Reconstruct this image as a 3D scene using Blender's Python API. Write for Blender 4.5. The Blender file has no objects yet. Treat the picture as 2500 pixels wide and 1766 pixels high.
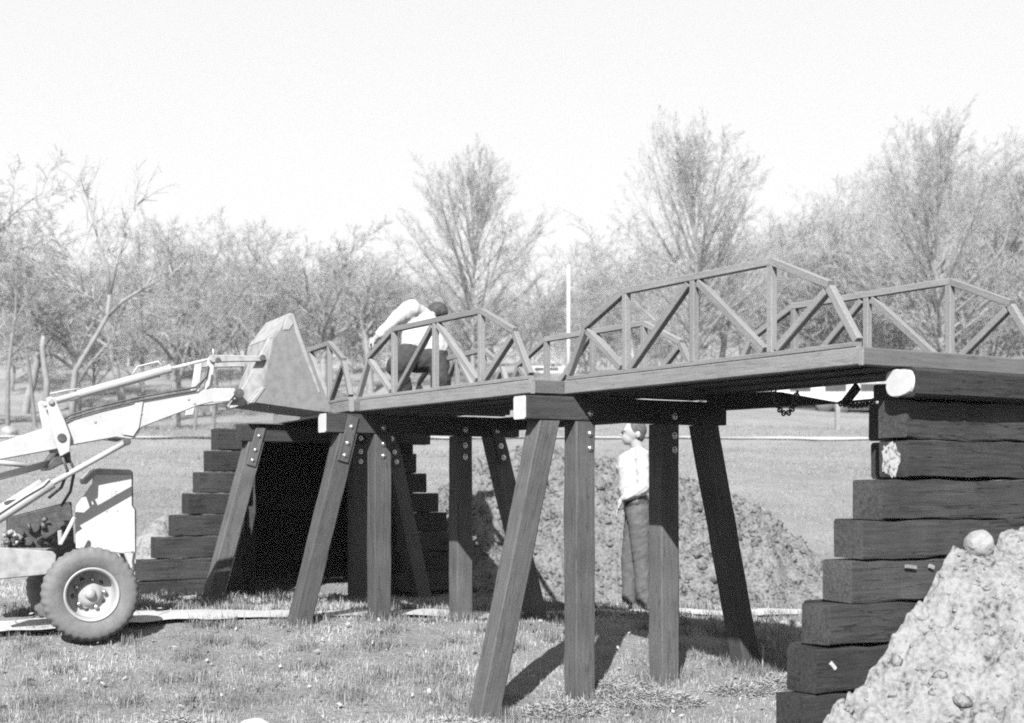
import bpy, bmesh, math, random
import numpy as np
from mathutils import Vector, Matrix

rng = np.random.default_rng(7)
random.seed(7)
SC = bpy.context.scene
COL = SC.collection

# ------------------------------------------------------------------ camera, sky, sun, exposure
FPX, HORY, CX, CZ = 3440.0, 1193.0, 1250.0, 1.35        # focal length and horizon in photo pixels, eye height
cam_d = bpy.data.cameras.new('camera')
cam = bpy.data.objects.new('camera', cam_d)
COL.objects.link(cam)
cam.location = (0, 0, CZ)
cam.rotation_euler = (math.radians(90), 0, 0)
cam_d.sensor_fit = 'HORIZONTAL'
cam_d.sensor_width = 36.0
cam_d.lens = 36.0 * FPX / 2500.0
cam_d.shift_y = (HORY - 883.0) / 2500.0
cam_d.clip_start = 0.1
cam_d.clip_end = 2000
cam_d.dof.use_dof = True
cam_d.dof.focus_distance = 8.8
cam_d.dof.aperture_fstop = 2.8
SC.camera = cam

SUN_AZ = math.atan2(0.19, 0.98)                          # the light travels towards +Y, a little to +X
SUN_EL = math.atan(0.795)
to_sun = Vector((-math.sin(SUN_AZ) * math.cos(SUN_EL), -math.cos(SUN_AZ) * math.cos(SUN_EL), math.sin(SUN_EL)))

world = bpy.data.worlds.new('World')
SC.world = world
world.use_nodes = True
nt = world.node_tree
nt.nodes.clear()
sky = nt.nodes.new('ShaderNodeTexSky')
sky.sky_type = 'NISHITA'
sky.sun_disc = False
sky.sun_elevation = SUN_EL
sky.sun_rotation = math.atan2(to_sun.x, to_sun.y)
sky.air_density = 1.0
sky.dust_density = 4.0
bw = nt.nodes.new('ShaderNodeRGBToBW')
pw = nt.nodes.new('ShaderNodeMath'); pw.operation = 'POWER'; pw.inputs[1].default_value = 0.18
ml = nt.nodes.new('ShaderNodeMath'); ml.operation = 'MULTIPLY'; ml.inputs[1].default_value = 1.56
bg = nt.nodes.new('ShaderNodeBackground')
bg.inputs['Strength'].default_value = 0.144
wo = nt.nodes.new('ShaderNodeOutputWorld')
nt.links.new(sky.outputs[0], bw.inputs[0])
nt.links.new(bw.outputs[0], pw.inputs[0])
nt.links.new(pw.outputs[0], ml.inputs[0])
nt.links.new(ml.outputs[0], bg.inputs['Color'])
nt.links.new(bg.outputs[0], wo.inputs['Surface'])

sun_d = bpy.data.lights.new('sun', 'SUN')
sun_d.energy = 4.2
sun_d.angle = math.radians(0.5)
sun_d.color = (1.0, 1.0, 1.0)
sun = bpy.data.objects.new('sun', sun_d)
sun.rotation_euler = to_sun.to_track_quat('Z', 'Y').to_euler()
sun.location = (0, 0, 40)
COL.objects.link(sun)

SC.view_settings.view_transform = 'Standard'
SC.view_settings.look = 'None'
SC.view_settings.gamma = 1.0
SC.view_settings.use_curve_mapping = False
SC.view_settings.exposure = 1.75
SC.cycles.use_denoising = False
SC.cycles.filter_width = 1.9
SC.cycles.max_bounces = 6
SC.cycles.diffuse_bounces = 3
SC.cycles.volume_bounces = 0

# ------------------------------------------------------------------ small maths
def smooth(a, b, x):
    t = np.clip((np.asarray(x, float) - a) / (b - a), 0, 1)
    return t * t * (3 - 2 * t)

def vnoise(x, y, seed=0):
    x = np.asarray(x, float); y = np.asarray(y, float)
    xi = np.floor(x).astype(np.int64); yi = np.floor(y).astype(np.int64)
    fx = x - xi; fy = y - yi
    fx = fx * fx * (3 - 2 * fx); fy = fy * fy * (3 - 2 * fy)
    def h(a, b):
        n = (a * 374761393 + b * 668265263 + seed * 1442695041) & 0xffffffff
        n = ((n ^ (n >> 13)) * 1274126177) & 0xffffffff
        n = n ^ (n >> 16)
        return (n & 0xffff) / 65535.0
    return (h(xi, yi) * (1 - fx) + h(xi + 1, yi) * fx) * (1 - fy) + (h(xi, yi + 1) * (1 - fx) + h(xi + 1, yi + 1) * fx) * fy

def fbm(x, y, seed=0, octv=4):
    s = 0; a = 0.5
    for o in range(octv):
        s = s + a * (vnoise(x * 2 ** o, y * 2 ** o, seed + o * 17) - 0.5) * 2
        a *= 0.5
    return s

PY = np.array([-40, 0, 5, 8.2, 9.2, 9.7, 10.5, 12.5, 13.6, 18, 24, 31, 32.2, 34, 40, 50, 60, 80, 120, 170, 260, 500, 1200.])
PZ = np.array([-2.2, -1.6, -1.45, -1.33, -1.19, -1.11, -1.01, -1.05, -1.075, -.42, .3, .86, 1.15, 1.2, 1.55, 2.15, 3.1, 6.3, 8.5, 13, 22, 30, 30.])

def lumps(x, y, cell, seed):
    """rounded clods: domes on jittered cells, 0..1"""
    x = np.asarray(x, float) / cell; y = np.asarray(y, float) / cell
    xi = np.floor(x); yi = np.floor(y); out = np.zeros(np.broadcast(x, y).shape)
    for i in (-1, 0, 1):
        for j in (-1, 0, 1):
            a = xi + i; b = yi + j
            jx = vnoise(a * 7 + .0, b * 7 + .0, seed); jy = vnoise(a * 7 + 3, b * 7 + 1, seed + 5); rr = .3 + .55 * vnoise(a * 5 + 2, b * 5 + 4, seed + 9) ** 2
            ra = 1 + .4 * (vnoise(x * 4, y * 4, seed + 3) - .5)
            d2 = ((x - a - jx) ** 2 + (y - b - jy) ** 2) * ra / (rr * rr)
            out = np.maximum(out, np.sqrt(np.maximum(0, 1 - d2)) * rr)
    return out

def ground(x, y):
    """height of the terrain (world Z)"""
    x = np.asarray(x, float); y = np.asarray(y, float)
    z = np.interp(y, PY, PZ) - 0.03 * np.clip(x, -6, 6) * smooth(8, 11, y) * (1 - smooth(16, 30, y))
    z = z + 0.04 * fbm(x * .8, y * .8, 3) + 0.03 * fbm(x * 2.6, y * 2.6, 9, 3)
    z = z + smooth(30, 60, y) * 0.25 * fbm(x * .12, y * .12, 5)
    z = z + smooth(85, 190, y) * 18 * smooth(2, 60, x - (y - 150) * .1)
    z = z + smooth(90, 190, y) * -5 * smooth(0, -40, x + 6) + smooth(-16, -3, x) * smooth(8, 0, x) * smooth(90, 160, y) * -3
    z = z + smooth(30, 90, y) * 2.0 * fbm(x * .03, y * .03, 8, 2)
    return z + CZ

def gz(x, y):
    return float(ground(x, y))

def at(px, py, depth):
    """world point seen at a photo pixel at a given depth"""
    return Vector(((px - CX) / FPX * depth, depth, (HORY - py) / FPX * depth + CZ))

# ------------------------------------------------------------------ object helpers
WM = {}
def link(name, me, parent=None, world_m=None):
    o = bpy.data.objects.new(name, me)
    COL.objects.link(o)
    m = world_m if world_m is not None else Matrix.Identity(4)
    WM[o] = m
    if parent is not None:
        o.parent = parent
        o.matrix_local = WM[parent].inverted() @ m
    else:
        o.matrix_world = m
    return o

def thing(name, label, cat, loc, group=None):
    o = link(name, None, None, Matrix.Translation(Vector(loc)))
    return tag(o, label, cat, group)

def tag(o, label, cat=None, group=None, kind=None):
    if label: o['label'] = label
    if cat: o['category'] = cat
    if group: o['group'] = group
    if kind: o['kind'] = kind
    return o

def copy_tree(o, mat, parent=None):
    c = o.copy(); COL.objects.link(c)
    if parent is None:
        c.matrix_world = mat @ WM[o]
    else:
        c.parent = parent            # same local placement as in the source
    WM[c] = mat @ WM[o]
    for ch in [k for k in bpy.data.objects if k.parent == o]:
        copy_tree(ch, mat, c)
    return c

def mesh(name, verts, faces, mat, smooth_sh=False):
    me = bpy.data.meshes.new(name)
    me.from_pydata([tuple(v) for v in verts], [], [tuple(f) for f in faces])
    me.update()
    if mat: me.materials.append(mat)
    if smooth_sh:
        me.polygons.foreach_set('use_smooth', [True] * len(me.polygons))
    return me

def fast_mesh(name, V, F, mat, smooth_sh=False):
    """V (n,3), F (m,k) numpy"""
    me = bpy.data.meshes.new(name)
    V = np.asarray(V, np.float32); F = np.asarray(F, np.int32)
    n, k = F.shape
    me.vertices.add(len(V)); me.vertices.foreach_set('co', V.ravel())
    me.loops.add(n * k); me.loops.foreach_set('vertex_index', F.ravel())
    me.polygons.add(n)
    me.polygons.foreach_set('loop_start', np.arange(0, n * k, k, dtype=np.int32))
    me.polygons.foreach_set('loop_total', np.full(n, k, np.int32))
    if smooth_sh:
        me.polygons.foreach_set('use_smooth', np.ones(n, bool))
    me.update(calc_edges=True)
    me.validate()
    if mat: me.materials.append(mat)
    return me

def frame_of(p0, p1, up=(0, 0, 1)):
    X = (Vector(p1) - Vector(p0)); L = X.length; X.normalize()
    Y = Vector(up).cross(X)
    if Y.length < 1e-4: Y = Vector((0, 1, 0)).cross(X)
    Y.normalize(); Z = X.cross(Y)
    m = Matrix(((X.x, Y.x, Z.x, p0[0]), (X.y, Y.y, Z.y, p0[1]), (X.z, Y.z, Z.z, p0[2]), (0, 0, 0, 1)))
    return m, L

def beam(name, p0, p1, w, h, mat, parent=None, up=(0, 0, 1), ch=.006, segs=1, wav=0.0, level_ends=False, seed=0, taper=None):
    """squared timber from p0 to p1: w across, h along 'up'; softened arrises; wav = hewn unevenness"""
    p0 = Vector(p0); p1 = Vector(p1)
    m, L = frame_of(p0, p1, up)
    r = np.random.default_rng(seed + int(abs(p0.x * 991 + p0.z * 77 + p1.y * 13) * 10) % 100000)
    a, b, c = w / 2, h / 2, ch
    prof = [(-a + c, -b), (a - c, -b), (a, -b + c), (a, b - c), (a - c, b), (-a + c, b), (-a, b - c), (-a, -b + c)]
    V = []; F = []
    low = [0.0] * 8
    for i in range(segs + 1):
        t = i / segs
        if wav:
            low = [low[k] * .6 + r.normal(0, wav) for k in range(8)]
            lz = r.normal(0, wav)
        else:
            lz = 0
        for k, (y, z) in enumerate(prof):
            x = t * L
            sc = 1 + (low[k] / max(w, h) if wav else 0)
            yy, zz = y * sc, z * sc + lz * .5
            if level_ends and i in (0, segs):
                Xz, Yz, Zz = m[2][0], m[2][1], m[2][2]
                if abs(Xz) > .05: x -= (yy * Yz + zz * Zz) / Xz
            V.append((x, yy, zz))
    for i in range(segs):
        for k in range(8):
            k2 = (k + 1) % 8
            F.append((i * 8 + k, i * 8 + k2, i * 8 + 8 + k2, i * 8 + 8 + k))
    F.append(tuple(range(7, -1, -1)))
    F.append(tuple(range(segs * 8, segs * 8 + 8)))
    return link(name, mesh(name, V, F, mat), parent, m)

def tube_data(pts, rad, n=8, cap=True):
    pts = [Vector(p) for p in pts]
    V = []; F = []
    prev = None
    for i, p in enumerate(pts):
        t = (pts[min(i + 1, len(pts) - 1)] - pts[max(i - 1, 0)]).normalized()
        ref = prev if prev is not None else (Vector((0, 0, 1)) if abs(t.z) < .9 else Vector((1, 0, 0)))
        a = (ref - t * ref.dot(t)).normalized(); prev = a
        b = t.cross(a)
        rr = rad[i] if isinstance(rad, (list, tuple)) else rad
        for k in range(n):
            an = 2 * math.pi * k / n
            V.append(p + (a * math.cos(an) + b * math.sin(an)) * rr)
    for i in range(len(pts) - 1):
        for k in range(n):
            F.append((i * n + k, i * n + (k + 1) % n, i * n + n + (k + 1) % n, i * n + n + k))
    if cap:
        F.append(tuple(range(n - 1, -1, -1)))
        F.append(tuple(range((len(pts) - 1) * n, len(pts) * n)))
    return V, F

def tube(name, pts, rad, mat, parent=None, n=10):
    V, F = tube_data(pts, rad, n)
    o = Vector(pts[0])
    return link(name, mesh(name, [v - o for v in V], F, mat, True), parent, Matrix.Translation(o))

def join(parts):
    V = []; F = []
    for v, f in parts:
        k = len(V)
        V += list(v); F += [tuple(i + k for i in q) for q in f]
    return V, F

def box_data(lo, hi):
    x0, y0, z0 = lo; x1, y1, z1 = hi
    V = [(x0, y0, z0), (x1, y0, z0), (x1, y1, z0), (x0, y1, z0), (x0, y0, z1), (x1, y0, z1), (x1, y1, z1), (x0, y1, z1)]
    return V, [(0, 3, 2, 1), (4, 5, 6, 7), (0, 1, 5, 4), (1, 2, 6, 5), (2, 3, 7, 6), (3, 0, 4, 7)]

# ------------------------------------------------------------------ materials (black and white photograph: greys)
def g(v): return (v, v, v, 1)

def mat_base(name, rough=.8, spec=.3):
    m = bpy.data.materials.new(name); m.use_nodes = True
    n = m.node_tree.nodes; b = n['Principled BSDF']
    b.inputs['Roughness'].default_value = rough
    b.inputs['Specular IOR Level'].default_value = spec
    return m, m.node_tree, b

def add(t, typ, **kw):
    n = t.nodes.new(typ)
    for k, v in kw.items(): setattr(n, k, v)
    return n

def ramp(t, stops):
    r = t.nodes.new('ShaderNodeValToRGB')
    e = r.color_ramp.elements
    while len(e) < len(stops): e.new(.5)
    for i, (p, v) in enumerate(stops):
        e[i].position = p; e[i].color = g(v)
    return r

def mat_wood(name, lo, hi, rough=.8, scale=1.0, bump=.4, check=.3, vary=.2):
    m, t, b = mat_base(name, rough, .12)
    tc = add(t, 'ShaderNodeTexCoord'); mp = add(t, 'ShaderNodeMapping')
    mp.inputs['Scale'].default_value = (1.6 * scale, 26 * scale, 26 * scale)
    oi = add(t, 'ShaderNodeObjectInfo')
    av = add(t, 'ShaderNodeVectorMath', operation='SCALE'); av.inputs['Scale'].default_value = 37
    cb = add(t, 'ShaderNodeCombineXYZ')
    for i in range(3): t.links.new(oi.outputs['Random'], cb.inputs[i])
    t.links.new(cb.outputs[0], av.inputs[0])
    ad = add(t, 'ShaderNodeVectorMath', operation='ADD')
    t.links.new(tc.outputs['Object'], ad.inputs[0]); t.links.new(av.outputs[0], ad.inputs[1])
    t.links.new(ad.outputs[0], mp.inputs['Vector'])
    n1 = add(t, 'ShaderNodeTexNoise'); n1.inputs['Scale'].default_value = 2.2; n1.inputs['Detail'].default_value = 8; n1.inputs['Roughness'].default_value = .65
    n2 = add(t, 'ShaderNodeTexNoise'); n2.inputs['Scale'].default_value = 4.5; n2.inputs['Detail'].default_value = 5
    n3 = add(t, 'ShaderNodeTexNoise'); n3.inputs['Scale'].default_value = 190; n3.inputs['Detail'].default_value = 2
    t.links.new(mp.outputs[0], n1.inputs['Vector']); t.links.new(ad.outputs[0], n2.inputs['Vector']); t.links.new(ad.outputs[0], n3.inputs['Vector'])
    mx = add(t, 'ShaderNodeMath', operation='MULTIPLY_ADD'); mx.inputs[1].default_value = .62
    t.links.new(n1.outputs[0], mx.inputs[0])
    m2 = add(t, 'ShaderNodeMath', operation='MULTIPLY'); m2.inputs[1].default_value = .38
    t.links.new(n2.outputs[0], m2.inputs[0]); t.links.new(m2.outputs[0], mx.inputs[2])
    rp = ramp(t, [(.32, lo), (.68, hi)])
    t.links.new(mx.outputs[0], rp.inputs[0])
    vr = add(t, 'ShaderNodeMapRange'); vr.inputs['To Min'].default_value = 1 - vary; vr.inputs['To Max'].default_value = 1 + vary * 1.1
    t.links.new(oi.outputs['Random'], vr.inputs['Value'])
    gr = add(t, 'ShaderNodeMapRange'); gr.inputs['From Min'].default_value = .3; gr.inputs['From Max'].default_value = .7; gr.inputs['To Min'].default_value = .72; gr.inputs['To Max'].default_value = 1.28
    t.links.new(n3.outputs[0], gr.inputs['Value'])
    m3 = add(t, 'ShaderNodeMath', operation='MULTIPLY'); t.links.new(vr.outputs[0], m3.inputs[0]); t.links.new(gr.outputs[0], m3.inputs[1])
    mp2 = add(t, 'ShaderNodeMapping'); mp2.inputs['Scale'].default_value = (.9 * scale, 15 * scale, 15 * scale)
    t.links.new(ad.outputs[0], mp2.inputs['Vector'])
    n4 = add(t, 'ShaderNodeTexNoise'); n4.inputs['Scale'].default_value = 1.3; n4.inputs['Detail'].default_value = 3
    t.links.new(mp2.outputs[0], n4.inputs['Vector'])
    ck = ramp(t, [(.487, 1), (.498, check), (.502, check), (.513, 1)])
    t.links.new(n4.outputs[0], ck.inputs[0])
    m4 = add(t, 'ShaderNodeMath', operation='MULTIPLY'); t.links.new(m3.outputs[0], m4.inputs[0]); t.links.new(ck.outputs[0], m4.inputs[1])
    vm = add(t, 'ShaderNodeVectorMath', operation='SCALE')
    t.links.new(rp.outputs[0], vm.inputs[0]); t.links.new(m4.outputs[0], vm.inputs['Scale'])
    t.links.new(vm.outputs[0], b.inputs['Base Color'])
    bp = add(t, 'ShaderNodeBump'); bp.inputs['Strength'].default_value = bump; bp.inputs['Distance'].default_value = .006
    t.links.new(n1.outputs[0], bp.inputs['Height']); t.links.new(bp.outputs[0], b.inputs['Normal'])
    return m

def mat_noise(name, stops, scale, rough=.85, bump=.3, bdist=.02, detail=6, spec=.25, metal=0.0, scale2=None, mix2=.35):
    m, t, b = mat_base(name, rough, spec)
    b.inputs['Metallic'].default_value = metal
    tc = add(t, 'ShaderNodeTexCoord')
    n1 = add(t, 'ShaderNodeTexNoise'); n1.inputs['Scale'].default_value = scale; n1.inputs['Detail'].default_value = detail; n1.inputs['Roughness'].default_value = .6
    t.links.new(tc.outputs['Object'], n1.inputs['Vector'])
    src = n1.outputs[0]
    if scale2:
        n2 = add(t, 'ShaderNodeTexNoise'); n2.inputs['Scale'].default_value = scale2; n2.inputs['Detail'].default_value = 4
        t.links.new(tc.outputs['Object'], n2.inputs['Vector'])
        mx = add(t, 'ShaderNodeMix'); mx.inputs[0].default_value = mix2
        t.links.new(n1.outputs[0], mx.inputs[2]); t.links.new(n2.outputs[0], mx.inputs[3])
        src = mx.outputs[0]
    rp = ramp(t, stops)
    t.links.new(src, rp.inputs[0]); t.links.new(rp.outputs[0], b.inputs['Base Color'])
    if bump:
        bp = add(t, 'ShaderNodeBump'); bp.inputs['Strength'].default_value = bump; bp.inputs['Distance'].default_value = bdist
        t.links.new(src, bp.inputs['Height']); t.links.new(bp.outputs[0], b.inputs['Normal'])
    return m

def mat_island(name, stops, rough=.9, clump=0):
    m, t, b = mat_base(name, rough, .15)
    ge = add(t, 'ShaderNodeNewGeometry')
    rp = ramp(t, stops)
    src = ge.outputs['Random Per Island']
    if clump:                                                    # greener and paler patches
        tc = add(t, 'ShaderNodeTexCoord'); n1 = add(t, 'ShaderNodeTexNoise'); n1.inputs['Scale'].default_value = clump; n1.inputs['Detail'].default_value = 5; n1.inputs['Roughness'].default_value = .65
        t.links.new(tc.outputs['Object'], n1.inputs['Vector'])
        mr = add(t, 'ShaderNodeMapRange'); mr.inputs['From Min'].default_value = .36; mr.inputs['From Max'].default_value = .62
        t.links.new(n1.outputs[0], mr.inputs['Value'])
        mx = add(t, 'ShaderNodeMix'); mx.inputs[0].default_value = .68
        t.links.new(src, mx.inputs[2]); t.links.new(mr.outputs[0], mx.inputs[3]); src = mx.outputs[0]
    t.links.new(src, rp.inputs[0]); t.links.new(rp.outputs[0], b.inputs['Base Color'])
    return m

M_timber = mat_wood('creosoted timber', .018, .042, check=.6)
M_post = mat_wood('stained post timber', .040, .080, check=.6)
M_tie = mat_wood('old railway tie', .014, .040, bump=.9, check=.35, vary=.36)
M_endgrain = mat_wood('weathered tie end', .018, .052, bump=.6, check=.3, vary=.5)
M_truss = mat_wood('stained truss wood', .12, .165, scale=1.5, check=.85, vary=.1)
M_fascia = mat_wood('stained edge board', .12, .175, check=.75, vary=.1)
M_endbeam = mat_wood('shaded end board', .062, .095, check=.7, vary=.1)  # edge board wood, darkened in colour for faces turned less to the sun
M_deck = mat_wood('deck plank wood', .05, .09)
M_white = mat_noise('white painted end grain', [(.3, .29), (.7, .34)], 30, bump=.2, bdist=.004)
M_paintspot = mat_noise('flaking white paint', [(.38, .06), (.5, .27), (.8, .33)], 38, bump=.3, bdist=.004)
M_bolt = mat_noise('galvanised bolt', [(.3, .35), (.7, .6)], 40, rough=.32, bump=.1, bdist=.002, metal=.9, spec=.5)
M_loader = mat_noise('pale loader paint', [(.25, .18), (.40, .26), (.6, .30), (.75, .32)], 6, rough=.5, bump=.06, bdist=.01, spec=.4, scale2=60, mix2=.3)
M_hood = mat_noise('white hood paint', [(.3, .30), (.7, .35)], 8, rough=.5, bump=.04, spec=.4)
M_loader_dirty = mat_noise('scuffed loader paint', [(.3, .13), (.5, .20), (.75, .26)], 14, rough=.55, bump=.15, bdist=.01, spec=.4)
M_bucket = mat_noise('worn steel plate', [(.3, .075), (.5, .115), (.75, .15)], 20, rough=.6, bump=.25, bdist=.006, spec=.4, scale2=140)
M_dark = mat_noise('oily dark metal', [(.3, .02), (.6, .05), (.8, .11)], 22, rough=.5, bump=.2, bdist=.01, spec=.5)
M_chrome = mat_noise('bright steel rod', [(.3, .6), (.7, .8)], 15, rough=.25, bump=0, metal=.7, spec=.6)
M_rubber = mat_noise('dusty tyre rubber', [(.3, .075), (.6, .115), (.8, .16)], 16, rough=.9, bump=.3, bdist=.01, scale2=80)
M_rim = mat_noise('pale painted rim', [(.3, .19), (.7, .25)], 10, rough=.5, bump=.05, spec=.5)
M_chain = mat_noise('dark chain steel', [(.3, .025), (.7, .07)], 60, rough=.6, bump=.2, spec=.4)
M_dirt = mat_noise('dry excavated soil', [(.36, .03), (.42, .105), (.54, .16), (.78, .215)], 7, bump=1.0, bdist=.03, detail=10, scale2=42, mix2=.5)  # darkest stop paints in the shaded pits among the clods
M_spoil = mat_noise('dug spoil with shaded pits', [(.38, .02), (.45, .075), (.55, .115), (.75, .16)], 7, bump=1.0, bdist=.035, detail=10, scale2=34, mix2=.55)  # dark stops put the shade of gaps between clods into the colour
M_clod = mat_island('soil clods', [(0, .10), (.5, .18), (1, .27)])
M_rock = mat_noise('pale field stone', [(.3, .13), (.5, .19), (.7, .23)], 14, bump=.8, scale2=70, bdist=.02)
M_path = mat_noise('pale crushed gravel', [(.3, .2), (.5, .29), (.75, .34)], 30, bump=.4, bdist=.01, scale2=150)
M_skin = mat_noise('skin', [(.3, .19), (.7, .235)], 12, rough=.7, bump=.1, bdist=.004)
M_shirt = mat_noise('white cotton', [(.3, .28), (.7, .34)], 18, rough=.9, bump=.3, bdist=.008)
M_trouser = mat_noise('dark work trousers', [(.3, .05), (.7, .08)], 20, rough=.9, bump=.3, bdist=.006)
M_trouser2 = mat_noise('black work trousers', [(.3, .018), (.7, .035)], 20, rough=.9, bump=.3, bdist=.006)
M_hair = mat_noise('brown hair', [(.3, .03), (.7, .08)], 40, rough=.8, bump=.5, bdist=.006)
M_hair2 = mat_noise('dark hair', [(.3, .02), (.7, .05)], 40, rough=.7, bump=.5, bdist=.006)
M_leather = mat_noise('dark leather', [(.3, .02), (.7, .04)], 30, rough=.5, bump=.2, bdist=.003)
M_grey = mat_noise('grey letter paint', [(.3, .28), (.7, .34)], 40, bump=0)
M_bark = mat_noise('grey bark', [(.3, .11), (.7, .2)], 6, bump=.6, bdist=.03, scale2=30)
M_barkdk = mat_noise('dark bark', [(.3, .085), (.7, .15)], 6, bump=.6, bdist=.03, scale2=30)
M_twig = mat_island('bare twigs', [(0, .17), (.5, .24), (1, .31)])
M_twigfar = mat_island('hazy far twigs', [(0, .17), (.5, .23), (1, .29)])
M_twigdk = mat_island('brush twigs', [(0, .14), (.5, .20), (1, .26)])
M_trailer = mat_noise('white trailer skin', [(.3, .28), (.7, .34)], 3, rough=.5, bump=0)
M_pole = mat_noise('white pole paint', [(.3, .26), (.7, .33)], 6, rough=.6, bump=.1)
M_straw = mat_island('bleached straw', [(0, .14), (.5, .2), (1, .27)])
M_grass = mat_island('winter grass blades', [(0, .08), (.3, .135), (.6, .235), (1, .34)], clump=1.7)
M_tuft = mat_island('green grass tufts', [(0, .06), (.6, .11), (1, .24)])
M_grassfar = mat_island('field grass tufts', [(0, .12), (.5, .165), (1, .225)], clump=.7)
M_leaf = mat_island('dry fallen leaves', [(0, .14), (.5, .2), (1, .26)])
M_glass = mat_noise('dark window glass', [(.3, .03), (.7, .05)], 3, rough=.15, bump=0, spec=.6)

def mat_ground():
    m, t, b = mat_base('winter grass ground', .95, .1)
    tc = add(t, 'ShaderNodeTexCoord')
    def nz(s, d=5, r=.6):
        n = add(t, 'ShaderNodeTexNoise'); n.inputs['Scale'].default_value = s; n.inputs['Detail'].default_value = d; n.inputs['Roughness'].default_value = r
        t.links.new(tc.outputs['Object'], n.inputs['Vector']); return n
    a = nz(.25, 4); c = nz(1.7, 6, .7); d = nz(24, 6, .7)
    m1 = add(t, 'ShaderNodeMix'); m1.inputs[0].default_value = .5
    t.links.new(a.outputs[0], m1.inputs[2]); t.links.new(c.outputs[0], m1.inputs[3])
    m2 = add(t, 'ShaderNodeMix'); m2.inputs[0].default_value = .42
    t.links.new(m1.outputs[0], m2.inputs[2]); t.links.new(d.outputs[0], m2.inputs[3])
    rp = ramp(t, [(.32, .095), (.47, .16), (.56, .20), (.68, .255)])
    t.links.new(m2.outputs[0], rp.inputs[0]); t.links.new(rp.outputs[0], b.inputs['Base Color'])
    bp = add(t, 'ShaderNodeBump'); bp.inputs['Strength'].default_value = .9; bp.inputs['Distance'].default_value = .05
    t.links.new(d.outputs[0], bp.inputs['Height']); t.links.new(bp.outputs[0], b.inputs['Normal'])
    return m
M_ground = mat_ground()

# ------------------------------------------------------------------ the ground
def terrain():
    ys = [-30, -20, -12, -6, 0]
    y = 3.0
    while y < 290:
        ys.append(y); y *= 1.0 + (.012 if y < 40 else .02)
        if y < 16: y = ys[-1] + max(.055, ys[-1] * .0065)
    ys.append(320)
    ys = np.array(ys)
    nx = 181
    s = np.linspace(-1, 1, nx); s = np.sign(s) * np.abs(s) ** 1.25
    V = np.zeros((len(ys), nx, 3))
    for i, yy in enumerate(ys):
        V[i, :, 0] = s * (7 + abs(yy) * .75); V[i, :, 1] = yy
    V[:, :, 2] = ground(V[:, :, 0], V[:, :, 1])
    idx = np.arange(len(ys) * nx).reshape(len(ys), nx)
    F = np.stack([idx[:-1, :-1], idx[:-1, 1:], idx[1:, 1:], idx[1:, :-1]], -1).reshape(-1, 4)
    o = link('ground', fast_mesh('ground', V.reshape(-1, 3), F, M_ground, True))
    o['kind'] = 'structure'
terrain()

PATH = [(-9, 8.6), (-6, 9.35), (-3.6, 10.0), (-1.75, 10.75), (-.6, 11.25), (.5, 11.85), (2.2, 12.75), (4.5, 13.6), (9, 15.2)]
def path_y(x):
    return np.interp(x, [p[0] for p in PATH], [p[1] for p in PATH])
def strip(name, off0, off1, mat, lift, x0=-9, x1=9, step=.07, raise_=0.0):
    xs = np.arange(x0, x1, step)
    rows = []
    for off in np.linspace(off0, off1, 7):
        yy = path_y(xs) + off * (1 + .5 * fbm(xs * 2.3, xs * 0 + (3 if off > 0 else 8), 44, 4))
        rows.append(np.stack([xs, yy, ground(xs, yy) + lift], -1))
    V = np.stack(rows); n = len(xs)
    V[:, :, 2] = V[:, :, 2].mean(0) * .6 + V[:, :, 2] * .4
    idx = np.arange(7 * n).reshape(7, n)
    F = np.stack([idx[:-1, :-1], idx[:-1, 1:], idx[1:, 1:], idx[1:, :-1]], -1).reshape(-1, 4)
    o = link(name, fast_mesh(name, V.reshape(-1, 3), F, mat, True)); o['kind'] = 'structure'
    return o
strip('path', -.32, .3, M_path, .022)
# the far park road on its low bank
def road():
    xs = np.arange(-30, 40, .5)
    yy = 32.9 + xs * -.06 + .3 * np.sin(xs * .2)
    rows = [np.stack([xs, yy + o, ground(xs, yy + o) + .03], -1) for o in np.linspace(-.8, 1.4, 5)]
    V = np.stack(rows); n = len(xs)
    idx = np.arange(5 * n).reshape(5, n)
    F = np.stack([idx[:-1, :-1], idx[:-1, 1:], idx[1:, 1:], idx[1:, :-1]], -1).reshape(-1, 4)
    o = link('road', fast_mesh('road', V.reshape(-1, 3), F, M_path, True)); o['kind'] = 'structure'
road()

# ------------------------------------------------------------------ bridge frame
DX, DY = -.5252, .8510            # along the bridge, away from the camera
NX, NY = .8510, .5252             # across it, away from the camera
def B(u, v, z):
    """bridge coordinates: u along, v across, z above the camera's eye level"""
    return Vector((1.60 + DX * u + NX * v, 6.50 + DY * u + NY * v, z + CZ))
DV = Vector((DX, DY, 0)); NV = Vector((NX, NY, 0))
SPAN, WID, ZB, ZT, HT = 2.44, 1.33, .571, .656, .494
TH = .038

def bar(name, u0, z0, u1, z1, v, mat, parent, th=TH, w=TH, ch=.003):
    return beam(name, B(u0, v, z0), B(u1, v, z1), w, th, mat, parent, ch=ch, level_ends=False)

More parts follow.
